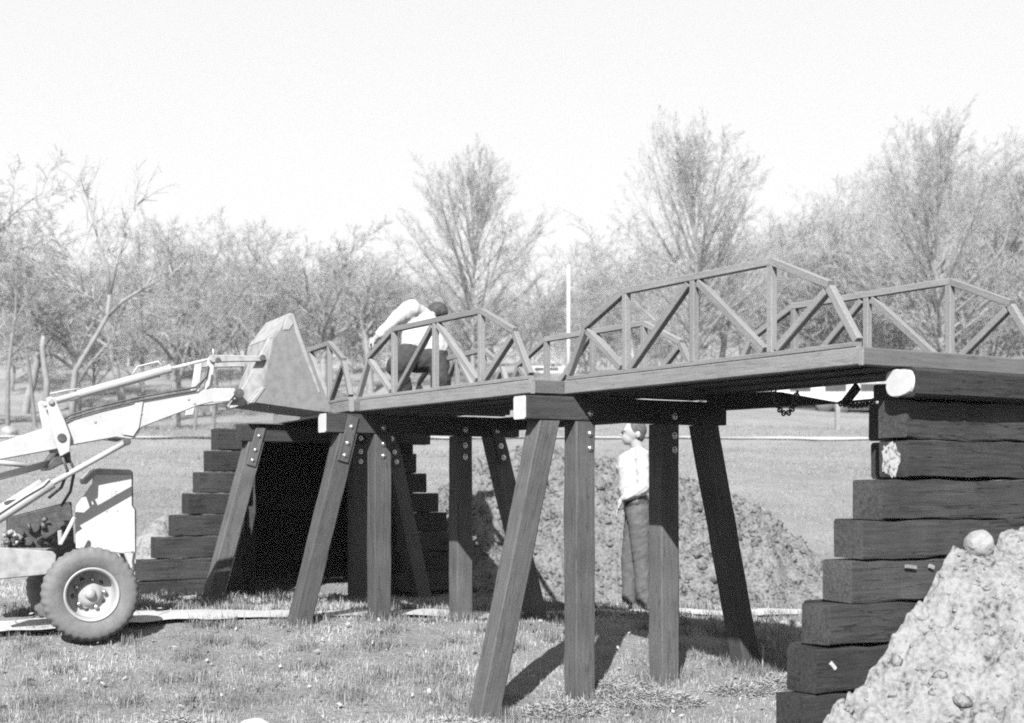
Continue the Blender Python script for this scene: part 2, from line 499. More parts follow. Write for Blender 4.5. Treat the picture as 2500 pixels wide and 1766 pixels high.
def side_truss(root, v, s0):
    c = v
    q = .61
    base = bar('side_truss', s0 + .02, ZT + .012, s0 + SPAN - .02, ZT + .012, c, M_truss, root, th=.024)
    zt = ZT + HT - TH / 2
    zk = ZT + .322 - .012
    ka, kb = s0 + .2075, s0 + SPAN - .2075
    i = TH * .55
    ua, ub = s0 + q, s0 + SPAN - q
    bar('top_chord', ua - .012, zt, ub + .012, zt, c, M_truss, base)
    bar('shoulder_chord', ka - .006, zk, ua - .014, zt - .003, c, M_truss, base)
    bar('shoulder_chord', kb + .006, zk, ub + .014, zt - .003, c, M_truss, base)
    bar('end_post', s0 + .024, ZT + .03, ka - .004, zk - .014, c, M_truss, base)
    bar('end_post', s0 + SPAN - .024, ZT + .03, kb + .004, zk - .014, c, M_truss, base)
    for uu in (ua, s0 + SPAN / 2, ub):
        beam('vertical', B(uu, c, ZT + .024), B(uu, c, zt - TH / 2), TH, TH, M_truss, base, up=NV, ch=.003)
    m = s0 + SPAN / 2
    c2 = c + .001
    bar('diagonal', m - i - .02, zt - TH / 2 - .012, ua + .05, ZT + .036, c2, M_truss, base)
    bar('diagonal', m + i + .02, zt - TH / 2 - .012, ub - .05, ZT + .036, c2, M_truss, base)
    bar('diagonal', ka + .02, zk - .03, ua - .045, ZT + .036, c2, M_truss, base)
    bar('diagonal', kb - .02, zk - .03, ub + .045, ZT + .036, c2, M_truss, base)

def bridge_span(s0, label):
    root = thing('bridge_span', label, 'bridge span', B(s0 + SPAN / 2, WID / 2, ZB), 'pony truss spans of the timber footbridge')
    for v, zl in ((TH / 2, ZB), (WID - TH / 2, ZT - .038)):
        beam('edge_beam', B(s0 + .004, v, (zl + ZT) / 2), B(s0 + SPAN - .004, v, (zl + ZT) / 2), TH, ZT - zl, M_fascia, root, segs=10, wav=.0009)
        side_truss(root, v, s0)
    for uu in (s0 + .004 + TH / 2, s0 + SPAN - .004 - TH / 2):
        beam('end_beam', B(uu, TH + .001, (ZB + ZT) / 2), B(uu, WID - TH - .001, (ZB + ZT) / 2), TH, ZT - ZB, M_endbeam, root, segs=6, wav=.0008)
    for v in (.35, .665, .98):
        beam('joist', B(s0 + .046, v, ZT - .031), B(s0 + SPAN - .046, v, ZT - .031), TH, .014, M_deck, root)
    n = 17; w = (SPAN - .1) / n
    for i in range(n):
        uu = s0 + .05 + w * (i + .5)
        beam('deck_board', B(uu, TH + .003, ZT - .014), B(uu, WID - TH - .003, ZT - .014), w - .007, .018, M_deck, root, ch=.002)
    return root
spanA = bridge_span(0.0, 'nearest truss span of the wooden bridge, with a chain slung beneath it')
# the spans stand staggered round a gentle curve
O = Vector((1.60, 6.50, 0))
spanB = copy_tree(spanA, Matrix.Translation((.1094 - 1.60, 8.4496 - 6.50, 0)))
spanB['label'] = 'middle truss span of the wooden bridge, between the two trestle bents'
spanC = copy_tree(spanA, Matrix.Translation((-1.203, 10.42, 0)) @ Matrix.Rotation(.399 - .553, 4, 'Z') @ Matrix.Translation(-O))
spanC['label'] = 'farthest truss span, behind the loader bucket, with a man bending over on it'

# ------------------------------------------------------------------ trestle bents
PS = .14
def bolt_mesh():
    bm = bmesh.new()
    bmesh.ops.create_uvsphere(bm, u_segments=12, v_segments=6, radius=.0165)
    for v in bm.verts: v.co.z = max(v.co.z, 0) * .8
    r = bmesh.ops.create_cone(bm, cap_ends=True, segments=14, radius1=.021, radius2=.021, depth=.005)
    me = bpy.data.meshes.new('bolt'); bm.to_mesh(me); bm.free()
    me.materials.append(M_bolt)
    me.polygons.foreach_set('use_smooth', [len(p.vertices) <= 4 for p in me.polygons])
    return me
BOLT = bolt_mesh()

def bent(uc, vcap0, vcap1, posts, label, zcap=(.41, .556), plates=True, painted=True):
    """posts: (v top, v bottom)"""
    root = thing('trestle_bent', label, 'trestle', B(uc, (vcap0 + vcap1) / 2, -1.0), 'timber trestle bents under the bridge')
    zc = sum(zcap) / 2
    cap = beam('cap_beam', B(uc, vcap0 + .003, zc), B(uc, vcap1, zc), PS, zcap[1] - zcap[0], M_timber, root, segs=8, wav=.0016, ch=.007)
    if painted: beam('painted_end', B(uc, vcap0 - .003, zc), B(uc, vcap0 + .0025, zc), PS - .008, zcap[1] - zcap[0] - .008, M_white, cap, ch=.01)
    for vt, vb in posts:
        pb = B(uc, vb, 0); zg = gz(pb.x, pb.y) - CZ
        ext = (vb - vt) / (zcap[0] - zg)
        zl = zg - .25
        vl = vb + ext * (zg - zl)
        p = beam('post', B(uc, vl, zl), B(uc, vt, zcap[0] - .002), PS, PS, M_post, root, up=DV, segs=14, wav=.0022, level_ends=True, ch=.008)
        s = lambda z: vt + (vb - vt) * (zcap[0] - z) / (zcap[0] - zg)
        uf = uc - PS / 2
        if not plates and vt < vb - .01 or not plates and vt > vb + .01 and vt < 0: continue
        sp = p if abs(vt - vb) < .01 or not plates else beam('splice_board', B(uf - .008, s(.2), .2), B(uf - .008, s(.535), .535), .088, .012, M_post, p, up=-DV, ch=.004, segs=3, wav=.0006)
        for z in (.457, .335, .245):
            m = Matrix.Translation(B(uf - (.0145 if sp is not p else .003), s(z) + (0 if plates else .03), z)) @ (-DV).to_track_quat('Z', 'Y').to_matrix().to_4x4()
            link('bolt', BOLT, sp, m)
    return root
bent(2.44, -.32, 1.22, [(-.147, -.57), (.112, .112), (.762, .762), (1.086, 1.454)], 'nearest trestle bent, its four posts standing in front of the man in the white shirt', plates=False)
bent(4.892, -.506, 1.163, [(-.32, -.69), (-.04, -.04), (.667, .667), (.965, 1.37)], 'middle trestle bent whose white ended cap carries the loader bucket')
bent(7.0, -.36, 1.5, [(-.215, -.6), (.78, .78), (1.1, 1.45)], 'farthest trestle bent standing in shade against the stepped timber wall', painted=False)

# longitudinal stringers between the bents, resting against the far edge
t = thing('stringer', 'long dark beam with a tapered end under the nearest span, beside the hanging chain', 'beam', B(1.8, 1.1, .5))
V = []
for v in (1.05, 1.14):
    V += [tuple(B(u, v, z) - B(1.8, 1.1, .5)) for u, z in ((1.24, .492), (2.365, .500), (2.365, .604), (1.76, .588))]
F = [(0, 1, 2, 3), (7, 6, 5, 4), (0, 4, 5, 1), (1, 5, 6, 2), (2, 6, 7, 3), (3, 7, 4, 0)]
link('beam_timber', mesh('stringer', V, F, M_timber), t, Matrix.Translation(B(1.8, 1.1, .5)))
t = thing('stringer', 'long dark beam hidden in shade under the middle span', 'beam', B(3.6, 1.0, .5))
beam('beam_timber', B(2.515, 1.0, .505), B(4.815, 1.0, .505), .1, .1, M_timber, t, segs=8, wav=.0015)
# short plank propped under the deck
t = thing('prop_plank', 'short dark plank slanting from the tapered beam up to the nearest deck', 'plank', B(1.0, .95, .5))
beam('plank_board', at(2063, 984, 8.0), at(2093, 945, 7.9), .05, .03, M_timber, t, up=NV)

# chains
def chain(pts, n, label, name='lifting_chain'):
    pts = [Vector(p) for p in pts]
    d = [0]
    for a, b in zip(pts, pts[1:]): d.append(d[-1] + (b - a).length)
    parts = []
    for i in range(n):
        s = d[-1] * (i + .5) / n
        k = max(j for j in range(len(d)) if d[j] <= s); k = min(k, len(pts) - 2)
        f = (s - d[k]) / max(1e-6, d[k + 1] - d[k])
        c = pts[k].lerp(pts[k + 1], f); tdir = (pts[k + 1] - pts[k]).normalized()
        ref = Vector((0, 1, 0)) if i % 2 else Vector((1, 0, .2))
        side = (ref - tdir * ref.dot(tdir)).normalized()
        a_, b_ = d[-1] / n * .68, .014
        ring = [c + tdir * a_ * math.cos(q) + side * b_ * math.sin(q) for q in np.linspace(0, 2 * math.pi, 9)]
        parts.append(tube_data(ring, .0055, 5, False))
    V, F = join(parts)
    o = link(name, mesh(name, [v - pts[0] for v in V], F, M_chain, True), None, Matrix.Translation(pts[0]))
    return tag(o, label, 'chain')
loop = []
for k in range(13):
    q = k / 12
    px = 1888 + 59 * q
    py = 952 + 56 * (1 - abs(2 * q - 1) ** 2.6) + 4 * q
    loop.append(at(px, py, 7.9))
chain(loop, 22, 'dark chain hanging in a U loop below the nearest bridge span')
c2 = [at(2050 + 90 * q, 985 + 9 * math.sin(math.pi * q) - 8 * q, 7.7) for q in np.linspace(0, 1, 9)]
chain(c2, 18, 'dark chain stretched almost level from the tapered beam to the nearer timber wall')
t = thing('tie_rod', 'thin straight dark rod above the level chain, reaching the nearer timber wall', 'rod', at(2046, 984, 7.75))
tube('rod_bar', [at(2046, 984, 7.78), at(2160, 974, 7.5)], .007, M_chain, t, n=6)

# ------------------------------------------------------------------ abutments of stacked ties
def flower_spot(parent, c, r):
    V = [(0, 0, 0)]
    n = 40
    rr = np.random.default_rng(4)
    for k in range(n):
        a = 2 * math.pi * k / n
        q = r * (1 + .1 * math.cos(5 * a) + rr.normal(0, .05))
        V.append((q * math.cos(a) * .86, q * math.sin(a) * 1.25, 0))
    V = V + [(x, y, .002) for x, y, z in V]
    F = [(0, 1 + (k + 1) % n, 1 + k) for k in range(n)] + [(n + 1, n + 2 + k, n + 2 + (k + 1) % n) for k in range(n)]
    F += [(1 + k, 1 + (k + 1) % n, n + 2 + (k + 1) % n, n + 2 + k) for k in range(n)]
    m = Matrix.Translation(c) @ (-NV).to_track_quat('Z', 'Y').to_matrix().to_4x4()
    link('paint_spot', mesh('paint_spot', V, F, M_paintspot), parent, m)

def near_abutment():
    root = thing('timber_wall', 'nearer stepped retaining wall of stacked dark timbers, half buried by the pale dirt pile', 'retaining wall', B(.1, 1.2, -1.2))
    tops = [.423, .2335, .043, -.147, -.337, -.535, -.73, -.934, -1.13]
    lefts = [.32, .335, .152, .021, -.038, -.179, -.272, -.334]
    uo = [.0, .005, .0, -.006, .004, .0, -.008, .003]
    for i, v0 in enumerate(lefts):
        zt_, zb_ = tops[i] - .002, tops[i + 1] + (.010 if i % 2 else .004)
        v1 = 2.75 - v0 * .5
        b = beam('timber', B(.095 + uo[i], v0, (zt_ + zb_) / 2), B(.095 + uo[i], v1, (zt_ + zb_) / 2 - .004 * (i % 3)), .19, zt_ - zb_, M_tie, root, segs=26, wav=.0052, ch=.007, seed=i)
        b.data.materials.append(M_endgrain); b.data.polygons[-2].material_index = 1; b.data.polygons[-1].material_index = 1
        if i == 4:
            for vv, zz, ww, hh in ((.30, -.352, .07, .03), (.46, -.352, .03, .035), (.62, -.347, .05, .012)):
                beam('splinter', B(-.006, vv, zz - hh / 2), B(-.006, vv + ww, zz - hh * .8), .012, hh * .6, M_fascia, b, ch=.003)
        if i == 6: beam('splinter', B(-.012, -.19, -.79), B(-.012, -.16, -.82), .01, .02, M_paintspot, b, ch=.003)
        if i == 1: flower_spot(b, B(.115, v0 - .004, .138), .066)
    for i in range(7):
        v0 = lefts[i] + (.14 if i < 2 else .2)
        beam('timber', B(.292, v0, (tops[i] + tops[i + 1]) / 2), B(.292, 2.5, (tops[i] + tops[i + 1]) / 2), .185, .183, M_tie, root, segs=14, wav=.004, ch=.012, seed=40 + i)
    cap = beam('cap_timber', B(-.012, .258, .497), B(-.012, 2.4, .497), .185, .136, M_tie, root, segs=18, wav=.004, ch=.016)
    n = 36; rr = np.random.default_rng(2); V = []
    for dz in (.0, .012):
        V.append((0, 0, dz))
        for k in range(n):
            a = 2 * math.pi * k / n
            q = (abs(math.cos(a)) ** 3.2 + abs(math.sin(a)) ** 3.2) ** (-1 / 3.2) * (1 + .05 * math.sin(3 * a + 1) + rr.normal(0, .012)) * (.93 if dz else 1)
            V.append((q * .086 * math.cos(a), q * .064 * math.sin(a), dz))
    F = [(0, 1 + (k + 1) % n, 1 + k) for k in range(n)] + [(n + 1, n + 2 + k, n + 2 + (k + 1) % n) for k in range(n)]
    F += [(1 + k, 1 + (k + 1) % n, n + 2 + (k + 1) % n, n + 2 + k) for k in range(n)]
    mt = Matrix.Translation(B(-.012, .2575, .497)) @ (-NV).to_track_quat('Z', 'Y').to_matrix().to_4x4()
    pe = link('painted_end', mesh('painted_end', V, F, M_white), cap, mt)
    beam('ledger_timber', B(.19, .37, .47), B(.19, 2.2, .47), .15, .08, M_tie, root, segs=8, wav=.003, ch=.008)
near_abutment()

def far_abutment():
    root = thing('timber_wall', 'farther stepped retaining wall of dark timbers, mostly in shadow behind the loader bucket', 'retaining wall', B(7.4, .6, -.9))
    tops = [.40, .335, .145, -.04, -.225, -.42, -.61, -.80, -.99]
    tops = [.535, .335, .145, -.045, -.235, -.425, -.615, -.805, -.995]
    lefts = [-.36, -.50, -.60, -.70, -.82, -.98, -1.12, -1.25]
    rights = [1.45, 1.55, 1.66, 1.79, 1.88, 1.97, 2.07, 2.16]
    lefts[0] = -.43; rights[0] = 1.5
    for i in range(8):
        zt_, zb_ = tops[i], tops[i + 1] + .006
        zc = (zt_ + zb_) / 2
        hh = zt_ - zb_
        beam('timber', B(7.4, lefts[i], zc), B(7.4, -.21 + .02 * (i % 3), zc), .19, hh, M_tie, root, segs=7, wav=.003, ch=.01, seed=i)
        beam('timber', B(7.4, 1.38 - .02 * (i % 3), zc), B(7.4, rights[i], zc), .19, hh, M_tie, root, segs=7, wav=.003, ch=.01, seed=i + 30)
        beam('timber', B(8.85 + .004 * (i % 2), .3, zc), B(8.85 + .004 * (i % 2), 1.7, zc), .19, hh + .012, M_tie, root, segs=10, wav=.003, ch=.01, seed=i + 60)  # middle set back, a recess shaped so that it stays dark
        beam('timber', B(7.44, -.11 + .004 * (i % 2), zc), B(8.85, .44 + .004 * (i % 2), zc), .14, hh + .012, M_tie, root, segs=7, wav=.003, ch=.01, seed=i + 90)  # slanted return, added edge-on to the view to block sun from the recess
        beam('timber', B(7.5, 1.52 + .004 * (i % 2), zc), B(8.75, 1.52 + .004 * (i % 2), zc), .19, hh + .012, M_tie, root, segs=7, wav=.003, ch=.01, seed=i + 120)
    for uu in (6.98, 7.18):  # added planks that throw shade on the farthest cap beam
        beam('shade_plank', B(uu, -.30, .5635), B(uu, .02 if uu < 7.1 else 1.5, .5635), .19, .012, M_deck, root, ch=.003)
    for i in range(8):  # added cover that keeps sunlight out of the recess
        beam('shade_plank', B(7.345 + .2 * i, -.2 + .06 * i, .551), B(7.345 + .2 * i, 1.6, .551), .195, .03, M_deck, root, segs=3, wav=.001)
far_abutment()

# ------------------------------------------------------------------ dirt
def heightfield(name, X, Y, Z, mat, label=None):
    n, m_ = X.shape
    V = np.stack([X, Y, Z], -1).reshape(-1, 3)
    idx = np.arange(n * m_).reshape(n, m_)
    F = np.stack([idx[:-1, :-1], idx[:-1, 1:], idx[1:, 1:], idx[1:, :-1]], -1).reshape(-1, 4)
    o = link(name, fast_mesh(name, V, F, mat, True))
    o['kind'] = 'stuff'
    if label: o['label'] = label
    return o

CL = []
for s in range(6):
    bm = bmesh.new(); bmesh.ops.create_icosphere(bm, subdivisions=1, radius=1)
    r = np.random.default_rng(s)
    v = np.array([q.co[:] for q in bm.verts]); f = np.array([[w.index for w in q.verts] for q in bm.faces])
    v = v * (1 + r.normal(0, .34, (len(v), 1))) * r.uniform(.6, 1.25, 3)
    CL.append((v, f)); bm.free()

def clods(name, P, R, mat, label):
    Vs = []; Fs = []; k = 0
    for i, (p, r_) in enumerate(zip(P, R)):
        v, f = CL[i % 6]
        a = rng.uniform(0, 6.28); ca, sa = math.cos(a), math.sin(a)
        w = v @ np.array([[ca, sa, 0], [-sa, ca, 0], [0, 0, .8]]) * r_ + p
        Vs.append(w); Fs.append(f + k); k += len(v)
    o = link(name, fast_mesh(name, np.concatenate(Vs), np.concatenate(Fs), mat))
    o['kind'] = 'stuff'; o['label'] = label
    return o

# right foreground pile, against the back of the nearer timber wall
def pile_z(u, v):
    contact = np.interp(v, [-1.6, -.45, -.248, .035, .372, .52, .657, 1.155, 2.2, 3.5], [-1.75, -1.32, -1.13, -.91, -.575, -.40, -.27, -.14, .12, .12])
    big = .35 + .65 * smooth(.9, -.1, v + .4 * fbm(u * 2, v * 2, 29, 2))
    z = contact + .55 * np.minimum(u, 0) + .07 * fbm(u * 2.4, v * 2.4, 21) - .03
    wu = u + .03 * fbm(u * 9, v * 9, 61, 2); wv = v + .03 * fbm(u * 9, v * 9, 62, 2)
    z = z + big * .065 * lumps(wu, wv, .19, 23) + big * .045 * lumps(wu, wv, .085, 27) - .05 * smooth(.18, .5, fbm(u * 7, v * 7, 71, 3)) + .012 * lumps(u, v, .03, 33) + .035 * fbm(u * 13, v * 13, 28, 6) + .05 * np.abs(fbm(u * 6, v * 6, 26, 4))
    return z
def near_pile():
    us = np.linspace(-2.6, -.004, 330); vs = np.linspace(-1.3, 2.3, 440)
    U, Vv = np.meshgrid(us, vs, indexing='ij')
    Z = pile_z(U, Vv)
    X = 1.60 + DX * U + NX * Vv; Y = 6.50 + DY * U + NY * Vv
    heightfield('dirt_pile', X, Y, Z + CZ, M_dirt, 'pale loose dirt heaped against the nearer timber wall in the right foreground')
    P = []; R = []
    for _ in range(1500):
        u = -abs(rng.normal(0, .7)) - .03; v = rng.uniform(-.7, 2.2)
        r_ = min(.026, .003 + rng.exponential(.0045)) * (2.2 if v < .25 and rng.random() < .3 else 1)
        z = float(pile_z(np.array(u), np.array(v)))
        if u < -2.4: continue
        q = B(u, v, z)
        if q.z < gz(q.x, q.y) - .02: continue
        P.append(np.array(q) + np.array([0, 0, r_ * .05])); R.append(r_)
    clods('dirt_clods', P, R, M_dirt, 'dirt clods scattered over the pale foreground pile')
near_pile()

def rock(name, label, p, r, mat, cat='stone', sq=(1, 1, .85), seed=1, amp=1.0):
    bm = bmesh.new(); bmesh.ops.create_icosphere(bm, subdivisions=4, radius=1)
    rr = np.random.default_rng(seed)
    ph = rr.uniform(0, 9, 6)
    for v in bm.verts:
        c = v.co
        k = 1 + amp * .07 * math.sin(3 * c.x + ph[0]) * math.sin(3.4 * c.y + ph[1]) + amp * .05 * math.sin(7 * c.z + ph[2]) * math.sin(6 * c.x + ph[3]) + .025 * math.sin(15 * c.y + ph[4]) * math.sin(17 * c.z + ph[5])
        v.co = Vector((c.x * sq[0], c.y * sq[1], c.z * sq[2])) * k * r
    me = bpy.data.meshes.new(name); bm.to_mesh(me); bm.free()
    me.materials.append(mat); me.polygons.foreach_set('use_smooth', [True] * len(me.polygons))
    o = link(name, me, None, Matrix.Translation(Vector(p)))
    return tag(o, label, cat)
def on_pile(px, py):
    for d in np.arange(4.6, 7.2, .01):
        q = at(px, py, float(d)); rx, ry = q.x - 1.60, q.y - 6.50
        u, v = rx * DX + ry * DY, rx * NX + ry * NY
        if u < 0 and pile_z(np.array(u), np.array(v)) + CZ > q.z: return q
    return at(px, py, 6.5)
rock('round_stone', 'round pale stone lodged at the top of the foreground dirt pile', on_pile(2393, 1352) + Vector((0, .02, .04)), .074, M_rock, sq=(1, 1, .98), seed=3, amp=.7)

# mound of fresh spoil behind the bridge
def mound_h(x, y):
    ridge = np.interp(x + .25 * fbm(x * 1.5, y * 1.5, 30, 2), [-1.15, -.8, -.4, .2, 1.0, 1.7, 2.5, 3.0, 3.5], [0, .6, 1.05, 1.2, 1.14, .92, .68, .33, 0])
    yy = y + .3 * fbm(x * 1.8, y * 1.8, 32, 3)
    h = ridge * smooth(13.45, 14.75, yy) * (1 - smooth(15.2, 17.2, yy))
    h = h * (1 + .16 * fbm(x * 2.5, y * 2.5, 31)) + .02
    wx = x + .06 * fbm(x * 5, y * 5, 63, 2); wy = y + .06 * fbm(x * 5, y * 5, 64, 2)
    h = h + np.minimum(h * 2.2, 1) * (.12 * lumps(wx, wy, .33, 33) + .07 * lumps(wx, wy, .13, 35) + .03 * lumps(x, y, .06, 37) + .10 * fbm(x * 8, y * 8, 36, 4) + .10 * np.abs(fbm(x * 4, y * 4, 39, 4))) - .08
    return h
def mound():
    xs = np.linspace(-2.6, 4.4, 420); ys = np.linspace(12.9, 17.6, 300)
    X, Y = np.meshgrid(xs, ys, indexing='ij')
    heightfield('dirt_mound', X, Y, ground(X, Y) + mound_h(X, Y), M_spoil, 'broad mound of lumpy dug earth behind the bridge')
    P = []; R = []
    while len(P) < 2200:
        x = rng.uniform(-2.2, 3.9); y = rng.uniform(12.95, 16)
        h = float(mound_h(np.array(x), np.array(y)))
        if h < .03 and rng.random() > .12: continue
        r_ = min(.06, .008 + rng.exponential(.01))
        P.append(np.array([x, y, gz(x, y) + max(h, 0)])); R.append(r_)
    clods('dirt_clods', P, R, M_spoil, 'dirt clods lying over the earth mound behind the bridge')
mound()
def small_mound():
    c = (-3.35, 13.4)
    xs = np.linspace(-4.6, -2.2, 110); ys = np.linspace(12.2, 15, 110)
    X, Y = np.meshgrid(xs, ys, indexing='ij')
    H = np.exp(-((X - c[0]) / .62) ** 2 - ((Y - c[1]) / .7) ** 2) * .62
    H = H * (1 + .3 * fbm(X * 3, Y * 3, 51)) + np.minimum(H * 3, 1) * (.12 * lumps(X, Y, .25, 53) + .05 * lumps(X, Y, .1, 55)) - .06
    heightfield('dirt_mound', X, Y, ground(X, Y) + H, M_dirt, 'small mound of dug earth between the loader and the far stepped wall')
small_mound()

# ------------------------------------------------------------------ grass and litter
def in_pile(x, y):
    rx = x - 1.60; ry = y - 6.50
    u = rx * DX + ry * DY; v = rx * NX + ry * NY
    z = pile_z(np.minimum(u, 0), v)
    return (u < .35) & (u > -3) & (v > -1.4) & (z + CZ > ground(x, y) - .02) | ((u > -.05) & (u < .42) & (v > -.4))

def blades(name, x, y, h, w, mat, label, lean=.5, tri=True):
    n = len(x)
    z = ground(x, y)
    a = rng.uniform(0, 2 * np.pi, n)
    dx, dy = np.cos(a), np.sin(a)
    la = rng.uniform(0, 2 * np.pi, n); lm = np.abs(rng.normal(0, lean, n)) * h
    lx, ly = np.cos(la) * lm, np.sin(la) * lm
    hz = np.sqrt(np.maximum(h * h - np.minimum(lm, h * .96) ** 2, 1e-6))
    p0 = np.stack([x - dx * w / 2, y - dy * w / 2, z - .01], -1)
    p1 = np.stack([x + dx * w / 2, y + dy * w / 2, z - .01], -1)
    mx = x + lx * .35; my = y + ly * .35; mz = z + hz * .6
    p2 = np.stack([mx - dx * w * .4, my - dy * w * .4, mz], -1)
    p3 = np.stack([mx + dx * w * .4, my + dy * w * .4, mz], -1)
    p4 = np.stack([x + lx, y + ly, z + hz], -1)
    V = np.stack([p0, p1, p2, p3, p4], 1).reshape(-1, 3)
    b = np.arange(n)[:, None] * 5
    F = np.concatenate([b + np.array([[0, 1, 3]]), b + np.array([[0, 3, 2]]), b + np.array([[2, 3, 4]])])
    o = link(name, fast_mesh(name, V, F, mat))
    o['kind'] = 'stuff'; o['label'] = label
    return o

def near_grass():
    X = []; Y = []; H = []
    n = 330000
    y = 7.0 + 6.6 * rng.random(n) ** 1.25
    x = (rng.random(n) * 2 - 1) * (y * .40 + .3)
    c = vnoise(x * 2.2, y * 2.2, 71) * .6 + vnoise(x * 6, y * 6, 72) * .4
    keep = rng.random(n) < np.clip(.25 + 1.4 * (c - .28), .15, 1)
    pd = y - path_y(x)
    edge = .08 * (vnoise(x * 5, y * 0, 77) - .3)
    keep &= ~((pd > -.31 + edge) & (pd < .3))
    keep &= ~((pd > -.7) & (pd <= -.31 + edge) & (rng.random(n) < .45))
    keep &= ~in_pile(x, y)
    keep &= mound_h(x, y) < .02
    x, y, c = x[keep], y[keep], c[keep]
    h = (.016 + .04 * np.clip(c - .3, 0, 1) ** 1.1 * 1.5) * rng.uniform(.5, 1.5, len(x))
    long_ = rng.random(len(x)) < .03
    h = np.where(long_, h * 1.8 + .02, h)
    pd = y - path_y(x)
    h = np.where((pd > -.75) & (pd < 0), h * (.35 + .5 * np.clip(-pd / .75, 0, 1)), h)
    blades('grass', x, y, h, .0038 * rng.uniform(.7, 1.5, len(x)) * (y / 9), M_grass, 'short winter grass covering the near ground under the bridge', .95)
    # tufts round post feet and along the path
    tx = []; ty = []
    feet = [B(2.44, v, 0) for v in (-.57, .112, .762, 1.454)] + [B(4.892, v, 0) for v in (-.69, -.04, .667, 1.37)] + [B(7.0, v, 0) for v in (-.6, .08)]
    for f in feet:
        m_ = 420
        rr = np.abs(rng.normal(.1, .09, m_)) + .03; a = rng.uniform(0, 6.28, m_)
        tx.append(f.x + rr * np.cos(a)); ty.append(f.y + rr * np.sin(a))
    for _ in range(150):
        cx = rng.uniform(-3.6, 2.6); cy = rng.uniform(7.6, 12.5)
        m_ = 90
        tx.append(cx + rng.normal(0, .05, m_)); ty.append(cy + rng.normal(0, .05, m_))
    for _ in range(90):
        cx = rng.uniform(-3.8, 2.6); cy = float(path_y(cx)) + rng.choice([-1, 1, 1]) * rng.uniform(.24, .55)
        m_ = 80
        tx.append(cx + rng.normal(0, .06, m_)); ty.append(cy + rng.normal(0, .03, m_))
    x = np.concatenate(tx); y = np.concatenate(ty)
    keep = ~in_pile(x, y) & ~((y - path_y(x) > -.19) & (y - path_y(x) < .19)) & (mound_h(x, y) < .02)
    x, y = x[keep], y[keep]
    blades('grass_tufts', x, y, rng.uniform(.03, .10, len(x)), .0042 * rng.uniform(.7, 1.3, len(x)) * (y / 9), M_tuft, 'longer grass tufts round the post feet and along the pale path', .75)
near_grass()

def far_grass():
    n = 150000
    y = 12.9 * (48 / 12.9) ** rng.random(n)
    x = (rng.random(n) * 2 - 1) * (y * .40 + .5)
    c = vnoise(x * .8, y * .8, 91) * .5 + vnoise(x * 2.5, y * 2.5, 92) * .5
    keep = (rng.random(n) < np.clip(.2 + 1.3 * (c - .3), .1, 1)) & (mound_h(x, y) < .02)
    yr = 32.9 + x * -.06
    keep &= ~((y > yr - .8) & (y < yr + 1.5))
    keep &= ~((y - path_y(x) > -.3) & (y - path_y(x) < .3))
    x, y = x[keep], y[keep]
    blades('grass', x, y, rng.uniform(.02, .045, len(x)) * (y / 14) ** .5, .006 * (y / 12), M_grassfar, 'pale field grass beyond the bridge', .9)
far_grass()

def straw(cx, cy, rx, ry, n, hmax):
    a = rng.uniform(0, 6.28, n); r = np.sqrt(rng.random(n))
    x = cx + rx * r * np.cos(a); y = cy + ry * r * np.sin(a)
    z = ground(x, y) + hmax * (1 - r ** 2) * rng.random(n) + .006
    L = rng.uniform(.04, .12, n); q = rng.uniform(0, 6.28, n); e = rng.normal(0, .35, n)
    d = np.stack([np.cos(q) * np.cos(e), np.sin(q) * np.cos(e), np.sin(e)], -1)
    s = np.stack([-np.sin(q), np.cos(q), np.zeros(n)], -1) * .0014 + np.array([0, 0, .0012])
    p = np.stack([x, y, z], -1)
    V = np.stack([p - d * L[:, None] / 2 - s, p - d * L[:, None] / 2 + s, p + d * L[:, None] / 2 + s, p + d * L[:, None] / 2 - s], 1).reshape(-1, 3)
    F = np.arange(n * 4).reshape(n, 4)
    return V, F
def straws():
    items = [(.30, 8.33, .22, .13, 1400, .05), (.86, 8.5, .26, .13, 1700, .06), (1.95, 8.9, .34, .12, 1900, .07), (1.45, 8.75, .2, .1, 700, .04), (-.3, 7.95, .3, .12, 1300, .05), (-1.9, 8.0, .12, .06, 120, .02), (-1.0, 7.86, .14, .06, 150, .03), (.6, 8.75, .3, .15, 300, .04)]
    Vs = []; Fs = []; k = 0
    for it in items:
        v, f = straw(it[0], it[1], it[2] * 1.15, it[3] * 1.1, int(it[4] * 2.2), it[5] * .8); Vs.append(v); Fs.append(f + k); k += len(v)
    o = link('straw', fast_mesh('straw', np.concatenate(Vs), np.concatenate(Fs), M_straw)); o['kind'] = 'stuff'; o['label'] = 'bleached straw strewn round the feet of the nearest posts'
    # fallen leaves and chips
    n = 800
    y = rng.uniform(7.6, 11.5, n); x = (rng.random(n) * 2 - 1) * y * .38
    keep = ~in_pile(x, y); x, y = x[keep], y[keep]; n = len(x)
    z = ground(x, y) + rng.uniform(.012, .04, n)
    s = rng.uniform(.008, .024, n); q = rng.uniform(0, 6.28, n); e = rng.normal(0, .5, n)
    d1 = np.stack([np.cos(q) * np.cos(e), np.sin(q) * np.cos(e), np.sin(e)], -1) * s[:, None]
    d2 = np.stack([-np.sin(q), np.cos(q), rng.normal(0, .4, n)], -1) * s[:, None] * .6
    p = np.stack([x, y, z], -1)
    V = np.stack([p - d1, p + d2, p + d1, p - d2], 1).reshape(-1, 3)
    o = link('fallen_leaves', fast_mesh('fallen_leaves', V, np.arange(n * 4).reshape(n, 4), M_leaf)); o['kind'] = 'stuff'; o['label'] = 'pale dry leaves lying in the near grass'
straws()
